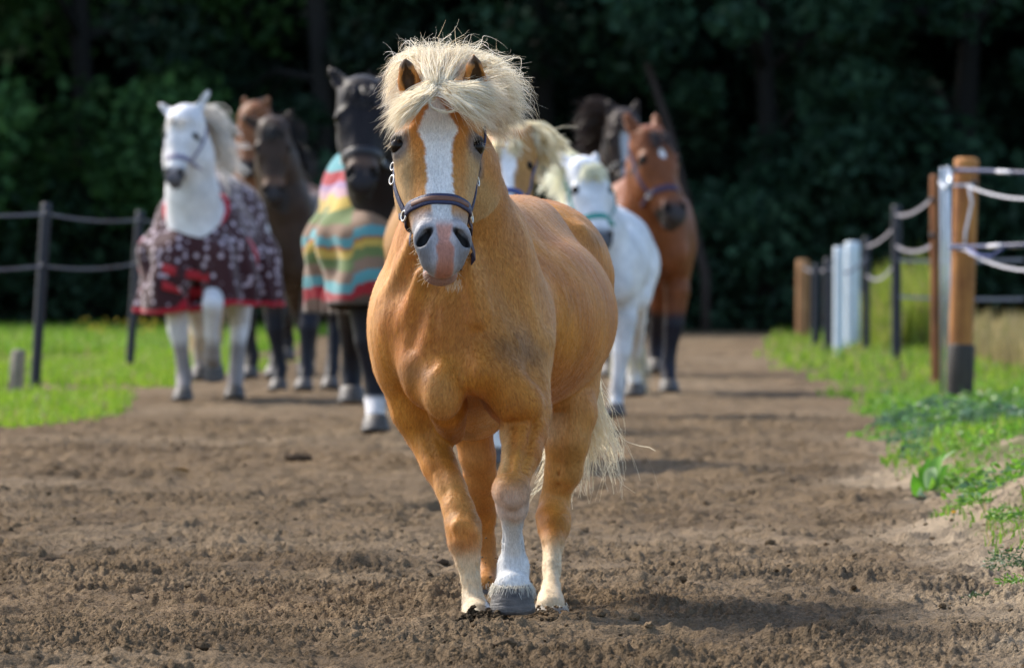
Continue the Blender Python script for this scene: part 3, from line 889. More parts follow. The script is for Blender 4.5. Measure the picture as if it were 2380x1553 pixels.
# near white tapes from the thick post out of the frame
tape_mesh('tape', P(2246, 431, 48.85), P(2520, 440, 44.0), .07, .015, .003, M_TAPE_W, fr)
tape_mesh('tape', P(2238, 578, 48.85), P(2520, 600, 44.0), .10, .015, .003, M_TAPE_W, fr)
tape_mesh('tape', P(2212, 431, 48.9), P(2262, 431, 48.88), .0, .018, .003, M_TAPE_W, fr)
tape_mesh('tape', P(2208, 578, 48.9), P(2240, 580, 48.88), .0, .018, .003, M_TAPE_W, fr)
pts = np.array([P(2252, 436, 48.8), P(2259, 470, 48.8), P(2252, 505, 48.8), P(2244, 540, 48.8), P(2242, 578, 48.8)]) - loc
mb = MB(); mb.tube(pts, .008, 8); mb.build('connecting_cable', M_TAPE_W, fr)
mb = MB(); mb.tube(np.array([P(2225, 396, 48.85), P(2300, 398, 47.5), P(2420, 404, 45.5)]) - loc, .011, 8); mb.build('gate_rope', M_TAPE_BLUE, fr)
mb = MB(); mb.tube(np.array([P(2318, 399, 47.15), P(2350, 401, 46.6)]) - loc, .012, 8); mb.build('rope_handle', M_TAPE_W, fr)
mb = MB(); mb.tube(np.array([P(2208, 574, 48.85), P(2280, 574, 47.8), P(2420, 568, 45.5)]) - loc, .013, 8); mb.build('gate_rope', M_TAPE_BLUE, fr)
for x0, x1 in ((2298, 2328), (2350, 2380)):
    mb = MB(); mb.tube(np.array([P(x0, 573, 47.45), P(x1, 571, 46.9)]) - loc, .013, 8); mb.build('rope_handle', M_TAPE_W, fr)
mb = MB(); mb.tube(np.array([P(2250, 580, 48.7), P(2275, 595, 48.2), P(2305, 596, 47.7), P(2332, 577, 47.3)]) - loc, .010, 8); mb.build('hanging_rope', simple_mat('rope_blue', (.05, .08, .28), rough=.6), fr)
for x, y, d in ((2221, 396, 48.93), (2262, 428, 48.93), (2166, 466, 56.96), (2166, 548, 56.96), (2218, 574, 48.93)):
    insul(P(x, y, d), fr, .024)
# ------------------------------------------------------------------ single plants on the near bank
M_PLANT = leaf_mat('broad_leaf', trans=.35, rough=.4, spec=.4)
def leaf_arrays(base, tip, w, bend, side, cup=.25, nseg=6):
    base = np.array(base, float); tip = np.array(tip, float)
    ax = tip - base; L_ = np.linalg.norm(ax); ax /= L_
    side = np.array(side, float); side -= ax * (side @ ax); side /= np.linalg.norm(side)
    up = np.cross(side, ax)
    V = []; F = []
    for i in range(nseg + 1):
        t = i / nseg
        ww = w * (math.sin(math.pi * min(1, .08 + t * .95)) ** .75) * (1 - .15 * t)
        if i == nseg: ww = w * .04
        c = base + ax * L_ * t + up * bend * math.sin(math.pi * t)
        V += [c - side * ww / 2 + up * ww * cup, c, c + side * ww / 2 + up * ww * cup]
    for i in range(nseg):
        for k in (0, 1):
            F.append([i * 3 + k, i * 3 + k + 1, i * 3 + 4 + k, i * 3 + 3 + k])
    return np.array(V), np.array(F)

def broad_plant(name, label, px_, py_, d, leaves, cat='plant', group=None, stalk=.03):
    c = P(px_, py_, d); base = np.array([c.x, c.y, height_at(c.x, c.y)])
    root = empty(name, base); tag(root, label, cat, group)
    for (tx, ty, dd, w, bend, col) in leaves:
        tip = np.array(P(tx, ty, d + dd)) - base
        b0 = np.array([tip[0] * .25, tip[1] * .25, max(.01, tip[2] * .25)])
        V, F = leaf_arrays(b0, tip, w, bend, (math.cos(tx * 1.7), .5 * math.sin(ty), .55), .18)
        cc = np.tile(np.array(col), (len(V), 1)); cc[1::3] *= 1.25
        mesh_np('leaf', V, F, M_PLANT, root, True, {'Col': cc})
    return root, base
G1 = (.11, .30, .025); G2 = (.17, .36, .04); G3 = (.30, .42, .24); G4 = (.07, .20, .02)
broad_plant('broad_leaf_weed', 'bright green broad leaved weed drooping over the sandy edge of the track', 2150, 1120, 30.0,
    [(2122, 1098, -.05, .055, .02, G1), (2135, 1082, .05, .060, .02, G2), (2160, 1062, .1, .06, .02, G1), (2188, 1058, .12, .06, .02, G2), (2205, 1078, .1, .055, .015, G1), (2130, 1150, -.12, .05, .01, G3),
     (2118, 1135, -.1, .04, .01, G1), (2172, 1085, -.1, .055, .02, G3), (2185, 1096, -.05, .05, .02, G4), (2150, 1078, -.05, .05, .02, G4), (2200, 1050, .2, .05, .02, G1), (2222, 1046, .3, .05, .02, G3), (2166, 1108, -.1, .045, .01, G2)])
broad_plant('broad_leaf_weed', 'single upright lime green leaf standing behind the drooping weed', 2196, 1040, 33.0, [(2180, 985, 0, .05, .02, (.24, .42, .04)), (2202, 1005, .1, .04, .02, G1)])
# low grey green weeds by the post foot
rgp = np.random.default_rng(71)
def weed(label, px_, py_, d, n, r, hgt, cols, lw, name='low_weed'):
    c = P(px_, py_, d); base = np.array([c.x, c.y, height_at(c.x, c.y)])
    root = empty(name, base); tag(root, label, 'weed', 'low weeds on the right bank')
    n = int(n * 1.7); r *= 1.25; hgt *= 1.25
    Vs = []; Fs = []; Cs = []; k = 0
    for _ in range(n):
        a = rgp.random() * 6.28; q = r * math.sqrt(rgp.random())
        b0 = np.array([math.cos(a) * q, math.sin(a) * q, 0.0]); h = hgt * (1 - .5 * q / r) * (.4 + .6 * rgp.random())
        m = b0 + np.array([math.cos(a) * h * .3, math.sin(a) * h * .3, h])
        L_ = lw * (2 + rgp.random() * 2); dr = rgp.normal(size=3); dr[2] *= .5; dr /= np.linalg.norm(dr)
        V, F = leaf_arrays(m, m + dr * L_, lw * (.7 + .6 * rgp.random()), L_ * .1, rgp.normal(size=3), .15, 3)
        Vs.append(V); Fs.append(F + k); k += len(V)
        cc = np.array(cols[rgp.integers(0, len(cols))]) * (.7 + .6 * rgp.random()); Cs.append(np.tile(cc, (len(V), 1)))
    mesh_np('foliage', np.concatenate(Vs), np.concatenate(Fs), M_PLANT, root, True, {'Col': np.concatenate(Cs)})
    return root
gg = [(.10, .20, .10), (.16, .27, .15), (.07, .15, .06)]; yg = [(.12, .28, .03), (.2, .36, .05), (.08, .2, .02)]
weed('grey green weed patch left of the tarred post foot', 2150, 985, 44, 150, .20, .11, gg, .022)
weed('grey green weed clump right under the tarred post foot', 2205, 975, 46, 130, .18, .12, gg, .022)
weed('small green weed between the sandy bank and the thick post', 2110, 1010, 41, 80, .12, .09, gg, .020)
weed('bright green weed patch right of the thick post', 2310, 955, 46.5, 170, .26, .13, yg, .026)
weed('bluish green weed patch at the frame edge behind the sandy bank', 2350, 1010, 38.5, 150, .2, .11, gg, .022)
weed('mixed green weed growing between the broad leaved weed and the post', 2250, 1010, 39.5, 140, .18, .11, yg + gg, .020)
weed('bright green tuft beside the broad leaved weed', 2215, 1110, 30.5, 160, .10, .08, yg, .012)
weed('yellow green tuft in the middle of the sandy bank', 2320, 1175, 27.5, 200, .10, .06, yg, .009)
weed('small green tuft above the yellow flower', 2285, 1205, 26.2, 90, .055, .03, yg, .008)
weed('bright green tuft at the frame edge on the near bank', 2375, 1240, 25, 170, .09, .08, yg, .008)
weed('dark spiky weed clump at the frame edge on the near bank', 2372, 1330, 22.6, 240, .075, .09, [(.035, .085, .03), (.06, .13, .04)], .0055)
weed('small dark weed on the dirt beside the near bank', 2285, 1385, 21.6, 55, .045, .02, [(.045, .085, .035), (.08, .12, .05)], .0055)
weed('pale green seedling cluster under the dark spiky weed', 2365, 1400, 21.3, 60, .035, .03, yg, .0055)
# tiny leaves under the dandelion
c = P(2216, 1208, 26.2); base = np.array([c.x, c.y, height_at(c.x, c.y)])
root = empty('dandelion', base); tag(root, 'small yellow dandelion flower on the sandy bank edge', 'flower')
top = np.array(P(2217, 1191, 26.2)) - base
mb = MB(); mb.tube(np.array([[0, 0, 0], top * .5 + [.002, 0, 0], top]), .0016, 6); mb.build('stem', simple_mat('stem_green', (.12, .22, .04)), root)
M_YEL = simple_mat('petal_yellow', (.85, .52, .01), rough=.6, var=.15)
V0, F0 = leaf_arrays([0, 0, 0], [.011, 0, .002], .0042, .001, (0, 1, 0), .1, 3)
pm = None
for i in range(16):
    a = i / 16 * 6.283
    if pm is None: pm = mesh_np('petal', V0, F0, M_YEL, root, True); o = pm
    else: o = pm.copy(); COL.objects.link(o); o.parent = root
    o.location = top; o.rotation_euler = (-.9, (i % 3) * -.35, a)
for i in range(6):
    a = i / 6 * 6.28 + .3
    V, F = leaf_arrays([0, 0, .004], [math.cos(a) * .035, math.sin(a) * .035, .012], .010, .006, (-math.sin(a), math.cos(a), 0), .15, 4)
    mesh_np('leaf', V, F, M_PLANT, root, True, {'Col': np.tile(np.array(G1), (len(V), 1))})
# yellow meadow flowers far left
mbp = MB()
o_y = None
for i in range(16):
    px_ = 255 + 95 * rgp.random() + (i % 3) * 30; d = 92 + 8 * rgp.random()
    c = P(px_, 775, d); base = np.array([c.x, c.y, height_at(c.x, c.y)])
# dry twigs lying on the near dirt
for k, (x0, y0, x1, y1, d) in enumerate(((2330, 1490, 2345, 1455, 18.9), (2290, 1475, 2310, 1450, 19.2))):
    pass
# ------------------------------------------------------------------ horse anatomy
class HeadFrame:
    """o poll, A from poll down the face, Nf out of the face, S towards the picture's right; sc = size (1 = a 0.553 m head)"""
    def __init__(s, poll, nose, roll=0.0, sc=None, up_hint=(0, 0, 1)):
        poll = np.array(poll, float); nose = np.array(nose, float)
        d = nose - poll; ln = np.linalg.norm(d)
        s.sc = sc if sc else ln / 0.525
        s.L = 0.553 * s.sc
        s.o = poll; s.A = d / ln
        up = np.array(up_hint, float)
        S = np.cross(s.A, up); 
        S /= np.linalg.norm(S)
        s.S = S; s.N = np.cross(s.S, s.A)
        if roll:
            c, n = math.cos(roll), math.sin(roll)
            S2 = s.S * c + s.N * n; s.N = s.N * c - s.S * n; s.S = S2
    def p(s, t, x, n): return s.o + s.A * (t * s.L) + s.S * (x * s.sc) + s.N * (n * s.sc)
    def R(s): return np.stack([s.S, s.N, s.A])
    def coords(s, V):
        q = V - s.o
        return q @ s.A / s.L, q @ s.S / s.sc, q @ s.N / s.sc

def head_prims(f, h, nostril=True):
    c = h.sc; R = h.R(); p = h.p
    E = lambda t, x, n, rs, rn, ra, k=0.02, op='add': f.ell(p(t, x, n), (rs * c, rn * c, ra * c), R, k * c, op)
    C = lambda a, b, ra, rb, k=0.02, op='add': f.cap(p(*a), p(*b), ra * c, rb * c, k * c, op)
    E(.12, 0, -.085, .088, .085, .10, .03)
    C((.35, 0, -.085), (.72, 0, -.07), .072, .050, .03)
    for s in (-1, 1):
        C((.04, s * .035, -.055), (.36, s * .050, -.052), .052, .050, .03)
        E(.40, s * .062, -.125, .042, .085, .105, .03)
        C((.42, s * .043, -.078), (.68, s * .027, -.062), .050, .042, .025)
        C((.30, s * .026, -.036), (.72, s * .015, -.034), .037, .030, .02)
        C((.45, s * .03, -.15), (.84, s * .01, -.10), .045, .030, .03)
        C((.36, s * .088, -.062), (.58, s * .060, -.055), .019, .012, .018)     # facial crest
        E(.282, s * .086, -.048, .030, .036, .046, .018)                          # orbit
        C((.225, s * .066, -.018), (.25, s * .100, -.036), .017, .014, .02)       # brow
    E(.79, 0, -.050, .056, .046, .085, .025)
    for s in (-1, 1):
        E(.785, s * .043, -.014, .032, .030, .052, .016)                            # nostril wing
    E(.868, 0, -.032, .057, .040, .043, .018)                                      # upper lip
    E(.890, 0, -.086, .046, .032, .034, .008)                                      # chin and lower lip
    if nostril:
        for s in (-1, 1):
            C((.752, s * .035, .016), (.808, s * .058, .010), .0115, .0150, .010, 'sub')
            C((.765, s * .042, -.006), (.81, s * .052, -.010), .013, .015, .008, 'sub')
            # eyelids round the ball
            E(.284, s * .113, -.028, .021, .022, .027, .006, 'sub')
            C((.256, s * .088, -.012), (.253, s * .107, -.025), .0085, .0105, .008)
            C((.253, s * .107, -.025), (.270, s * .118, -.056), .0105, .0078, .008)
            C((.318, s * .094, -.018), (.319, s * .107, -.036), .006, .007, .008)
        C((.905, -.036, -.048), (.905, .036, -.048), .004, .004, .006, 'sub')     # mouth line
        C((.88, -.043, -.085), (.905, -.036, -.048), .004, .004, .006, 'sub')
        C((.88, .043, -.085), (.905, .036, -.048), .004, .004, .006, 'sub')

def ear_prims(f, base, tip, face, sc=1.0):
    """a cupped ear from base to tip; face = where the opening looks"""
    base = np.array(base, float); tip = np.array(tip, float); face = np.array(face, float)
    ax = tip - base; L = np.linalg.norm(ax); ax /= L
    face = face - ax * (face @ ax); face /= np.linalg.norm(face)
    side = np.cross(ax, face)
    m = base + ax * L * .42
    f.chain([base - ax * .02 * sc, base + ax * L * .12, m, base + ax * L * .75, tip], [.026 * sc, .028 * sc, .0285 * sc, .019 * sc, .004 * sc], .012 * sc)
    o = face * .017 * sc
    a = base + ax * L * .22 + o; b = base + ax * L * .5 + o; e = base + ax * L * .86 + face * .010 * sc
    f.cap(a, b, .014 * sc, .0185 * sc, .005 * sc, 'sub'); f.cap(b, e, .0185 * sc, .004 * sc, .005 * sc, 'sub')

def eye_part(h, s, root, mat, loc=None):
    """glossy ball"""
    c = h.p(.284, s * .0990, -.032); r = .0215 * h.sc
    mb = MB()
    n = 18
    th = np.linspace(0, np.pi, 11)
    pts = []
    V = []; F = []
    for i, a in enumerate(th):
        for j in range(n):
            b = j / n * 2 * np.pi
            V.append([math.sin(a) * math.cos(b), math.sin(a) * math.sin(b), math.cos(a)])
    for i in range(10):
        for j in range(n):
            F.append([i * n + j, i * n + (j + 1) % n, (i + 1) * n + (j + 1) % n, (i + 1) * n + j])
    V = np.array(V) * r * np.array([1, 1, 1.12]) + c - np.array(root.location if loc is None else loc)
    return mesh_np('eye', V, np.array(F), mat, root)

def hoof_part(top, axis_down, fwd, rt, rb, height, root, mat, loc=None, sole=True):
    """a hoof: sloping wall, flat sole; top = coronet centre"""
    top = np.array(top, float) - np.array(root.location if loc is None else loc)
    up = -np.array(axis_down, float); up /= np.linalg.norm(up)
    fw = np.array(fwd, float); fw -= up * (fw @ up); fw /= np.linalg.norm(fw)
    sd = np.cross(fw, up)
    n = 20; rows = [(0.10, rt * .86, -.04), (0.0, rt, 0.0), (-.35, rt + (rb - rt) * .35, .10), (-.8, rt + (rb - rt) * .85, .20), (-1.0, rb, .24), (-1.02, rb * .93, .24), (-.9, rb * .3, .2)]
    V = []; F = []
    for hh, r, fo in rows:
        for j in range(n):
            b = j / n * 2 * np.pi
            cx = math.cos(b); sx = math.sin(b)
            heel = 0.82 if cx < 0 else 1.0
            V.append(top + up * hh * height + fw * (r * cx * heel * 1.08 + fo * height) + sd * r * sx)
    for i in range(len(rows) - 1):
        for j in range(n):
            F.append([i * n + j, i * n + (j + 1) % n, (i + 1) * n + (j + 1) % n, (i + 1) * n + j])
    return mesh_np('hoof', np.array(V), np.array(F), mat, root)

def strands(name, curves, radius, mat, root, cols, loc, tip=0.25):
    """hair: curves (n, m, 3) world points -> flat tapering strands, one mesh"""
    C = np.asarray(curves, float) - np.array(loc)
    n, m, _ = C.shape
    rs = np.random.default_rng(n)
    T = np.gradient(C, axis=1); T /= np.linalg.norm(T, axis=2, keepdims=True) + 1e-9
    ref = np.array([0, 1.0, 0])[None] + rs.normal(size=(n, 3)) * .55
    A = np.cross(T, ref[:, None, :]); A /= np.linalg.norm(A, axis=2, keepdims=True) + 1e-9
    rad = np.broadcast_to(np.asarray(radius, float), (n,))
    tap = (1 - (1 - tip) * np.linspace(0, 1, m) ** 2)
    r = (rad[:, None] * tap[None, :])[:, :, None]
    V = np.stack([C - A * r, C + A * r], 2).reshape(-1, 3)
    base = (np.arange(n) * m * 2)[:, None] + (np.arange(m - 1) * 2)[None, :]
    F = np.stack([base, base + 1, base + 3, base + 2], -1).reshape(-1, 4)
    cc = np.repeat(np.asarray(cols, float), m * 2, axis=0)
    return mesh_np(name, V, F, mat, root, True, {'Col': cc})

def bez(ctrl, m, tmax=None):
    """ctrl (n,4,3) -> (n,m,3)"""
    t = np.linspace(0, 1, m)[None, :, None]
    if tmax is not None: t = t * tmax[:, None, None]
    a, b, c, d = [ctrl[:, i][:, None, :] for i in range(4)]
    return (1 - t) ** 3 * a + 3 * (1 - t) ** 2 * t * b + 3 * (1 - t) * t * t * c + t ** 3 * d

def hair_group(starts, mids1, mids2, ends, n, rg, spread=(0, .01, .015, .02), m=12, amp=.006, freq=7, nclump=None, lock=.35, free=.16, inner=(1.0, 1.0, .8, .35), smin=.7):
    """n strands in nclump locks; control points are interpolated along the guide rows (g,3) and scattered per lock and per strand"""
    S = [np.asarray(x, float) for x in (starts, mids1, mids2, ends)]
    g = len(S[0])
    nc = nclump or n
    cu = rg.random(nc) * (g - 1)
    cl = rg.integers(0, nc, n)
    fr = rg.random(n) < free
    cl_off = rg.normal(size=(nc, 4, 3)); st_off = rg.normal(size=(n, 4, 3))
    u = np.where(fr, rg.random(n) * (g - 1), np.clip(cu[cl] + rg.normal(size=n) * .03 * (g - 1), 0, g - 1 - 1e-6))
    i = np.clip(np.floor(u).astype(int), 0, max(g - 2, 0)); fu = (u - i)[:, None]
    ctrl = []
    for q, (row, sp) in enumerate(zip(S, spread)):
        b = row[i] * (1 - fu) + row[np.clip(i + 1, 0, g - 1)] * fu
        own = st_off[:, q] * sp
        grp = cl_off[cl, q] * sp * .9 + st_off[:, q] * sp * lock * inner[q]
        ctrl.append(b + np.where(fr[:, None], own, grp))
    C = bez(np.stack(ctrl, 1), m, smin + (1 - smin) * rg.random(n) ** .5)
    t = np.linspace(0, 1, m)
    ph = rg.random((nc, 3)) * 6.28; f0 = freq * (.6 + .8 * rg.random((nc, 3)))
    PH = np.where(fr[:, None], rg.random((n, 3)) * 6.28, ph[cl] + rg.normal(size=(n, 3)) * .35)
    w = np.sin(t[None, :, None] * f0[cl][:, None, :] + PH[:, None, :]) - np.sin(PH)[:, None, :]
    return C + w * (amp * t[None, :, None])

def ring_on(bvh, centre, S, Nn, off, n=40, start=0, end=2 * math.pi, reach=.4):
    """points where rays come in towards centre and meet the skin, lifted by off"""
    pts = []; nor = []
    for i in range(n):
        a = start + (end - start) * i / (n - 1)
        d = S * math.cos(a) + Nn * math.sin(a)
        o = centre + d * reach
        hit = bvh.ray_cast(Vector(o), Vector(-d), reach)
        q = np.array(hit[0]) if hit[0] is not None else centre + d * .06
        pts.append(q + d * off); nor.append(d)
    return np.array(pts), np.array(nor)

def strap_mesh(name, pts, nor, width_dir, w, th, mat, root, loc, smooth_it=2):
    pts = np.array(pts); 
    for _ in range(smooth_it):
        pts[1:-1] = pts[1:-1] * .5 + (pts[:-2] + pts[2:]) * .25
    W = np.broadcast_to(np.asarray(width_dir, float), pts.shape)
    W = W / np.linalg.norm(W, axis=1, keepdims=True)
    m = len(pts)
    V = np.stack([pts - W * w / 2 - nor * th, pts - W * w / 2, pts - W * w * .36 + nor * th * .5, pts + W * w * .36 + nor * th * .5, pts + W * w / 2, pts + W * w / 2 - nor * th], 1).reshape(-1, 3) - np.array(loc)
    n = 6
    i = np.arange(m - 1)[:, None] * n; k = np.arange(n)[None, :]; k2 = (k + 1) % n
    F = np.stack([i + k, i + k2, i + n + k2, i + n + k], -1).reshape(-1, 4)
    return mesh_np(name, V, F, mat, root, True)

def buckle_mesh(name, c, nrm, r, tr, mat, root, loc):
    nrm = np.array(nrm, float); nrm /= np.linalg.norm(nrm)
    a = np.cross(nrm, [0.1, 0.2, 1]); a /= np.linalg.norm(a); b = np.cross(nrm, a)
    ang = np.linspace(0, 2 * np.pi, 15)
    pts = np.array(c) - np.array(loc) + r * (np.cos(ang)[:, None] * a + np.sin(ang)[:, None] * b)
    mb = MB(); mb.tube(pts, tr, 6, caps=False)
    return mb.build(name, mat, root)

def build_halter(h, bvh, root, mat, loc, metal, stripe=None, detailed=False, w=.026):
    c = h.sc
    t_nb = .585
    centre = h.p(t_nb, 0, -.075)
    pts, nor = ring_on(bvh, centre, h.S, h.N, .004 * c, 49)
    halter = strap_mesh('halter', pts, nor, h.A, w * c, .004 * c, mat, root, loc)
    if stripe:
        P2, N2 = pts[4:21], nor[4:21]
        strap_mesh('padding_stripe', P2 + N2 * .0028 * c, N2, h.A, w * c * .42, .003 * c, stripe, halter, loc)
    for s in (-1, 1):
        cp = []; cn = []
        for i in range(14):
            u = i / 13
            t = t_nb + .0 + (.08 - t_nb) * u; n = -.085 - .055 * u
            base = h.p(t, 0, n); d = h.S * s
            hit = bvh.ray_cast(Vector(base + d * .5), Vector(-d), .6)
            q = np.array(hit[0]) if hit[0] is not None else base + d * .09 * c
            cp.append(q + d * .005 * c); cn.append(d)
        cp = np.array(cp); cn = np.array(cn)
        T = np.gradient(cp, axis=0)
        W = np.cross(T, cn)
        strap_mesh('cheek_strap', cp, cn, W, w * c * .8, .004 * c, mat, halter, loc, 4)
        sn = h.S * s * .93 + h.N * .32
        buckle_mesh('ring', cp[0] + sn * .003 * c + h.A * .008 * c, sn, .0135 * c, .0028 * c, metal, halter, loc)
        if detailed:
            buckle_mesh('buckle', cp[5] + h.S * s * .002, h.S * s * .9 + h.N * .4, .012 * c, .0026 * c, metal, halter, loc)
            buckle_mesh('buckle', cp[7] + h.S * s * .002, h.S * s * .9 + h.N * .4, .010 * c, .0024 * c, metal, halter, loc)
            # strap from the ring back under the jaw
            jp = []; jn = []
            for i in range(9):
                u = i / 8; a_ = -.1 - 1.35 * u
                d = h.S * s * math.cos(a_) + h.N * math.sin(a_)
                cc_ = h.p(t_nb - .02 - .12 * u, 0, -.11)
                hit = bvh.ray_cast(Vector(cc_ + d * .4), Vector(-d), .4)
                q = np.array(hit[0]) if hit[0] is not None else cc_ + d * .07 * c
                jp.append(q + d * .004); jn.append(d)
            strap_mesh('jaw_strap', np.array(jp), np.array(jn), h.A, w * c * .75, .004 * c, mat, halter, loc, 3)
    return halter

def noise3(V, scale, seed=0):
    return vnoise2(V[:, 0] * scale + V[:, 2] * scale * .61 + 31.7, V[:, 1] * scale + V[:, 2] * scale * .79 + 11.3, seed)
# ------------------------------------------------------------------ the palomino pony in front
M_EYE = simple_mat('eye_dark', (.010, .006, .004), rough=.22, var=.2, scale=60, spec=.16)
M_METAL = simple_mat('buckle_metal', (.6, .58, .55), rough=.3, var=.1, metal=1.0)
M_COAT = coat_mat('coat_gold', fur=230, spec=.22, rough=.55, sheen=.1, bump=.3, var=.2)
M_COAT_FAR = coat_mat('coat_other', fur=120, spec=.2, rough=.5, sheen=.02, bump=.15, var=.18)
M_MANE = hair_mat('hair_flaxen', rough=.45, trans=.5, spec=.35)
M_FUR = hair_mat('coat_short_hair', rough=.5, trans=.3, spec=.35)
M_HAIR_DARK = hair_mat('hair_dark', rough=.4, trans=.12, spec=.4)
def hoof_mat(name, c0, c1):
    m, nt, b = new_mat(name); L = nt.links.new
    tc = N(nt, 'ShaderNodeTexCoord'); mp = N(nt, 'ShaderNodeMapping'); mp.inputs['Scale'].default_value = (9, 9, 60)
    L(tc.outputs['Object'], mp.inputs['Vector'])
    n1 = N(nt, 'ShaderNodeTexNoise', Scale=1.6, Detail=4.0); L(mp.outputs['Vector'], n1.inputs['Vector'])
    n2 = N(nt, 'ShaderNodeTexNoise', Scale=38.0, Detail=6.0, Roughness=.7); L(tc.outputs['Object'], n2.inputs['Vector'])
    ad = N(nt, 'ShaderNodeMath', operation='ADD'); L(n1.outputs['Fac'], ad.inputs[0]); L(n2.outputs['Fac'], ad.inputs[1])
    mr = N(nt, 'ShaderNodeMapRange'); mr.inputs[1].default_value = .75; mr.inputs[2].default_value = 1.25; L(ad.outputs[0], mr.inputs[0])
    mx = N(nt, 'ShaderNodeMix', data_type='RGBA'); mx.inputs[6].default_value = rgba(c0); mx.inputs[7].default_value = rgba(c1); L(mr.outputs[0], mx.inputs[0])
    L(mx.outputs[2], b.inputs['Base Color'])
    r_ = N(nt, 'ShaderNodeMapRange'); r_.inputs[3].default_value = .3; r_.inputs[4].default_value = .75; L(n2.outputs['Fac'], r_.inputs[0]); L(r_.outputs[0], b.inputs['Roughness'])
    bp = N(nt, 'ShaderNodeBump', Strength=.6, Distance=.006); L(ad.outputs[0], bp.inputs['Height']); L(bp.outputs['Normal'], b.inputs['Normal'])
    return m
M_HOOF = hoof_mat('hoof_horn', (.028, .024, .024), (.135, .118, .105))
M_HOOF_PALE = simple_mat('hoof_horn_pale', (.2, .16, .12), rough=.55, var=.35, scale=40, bump=.3)
M_HALTER = simple_mat('halter_navy', (.022, .027, .075), rough=.55, var=.3, scale=160, bump=.3)
M_HALTER_PAD = simple_mat('halter_brown_pad', (.16, .072, .045), rough=.6, var=.25, scale=140)

def mix(a, b, t): return a + (b - a) * t[:, None]

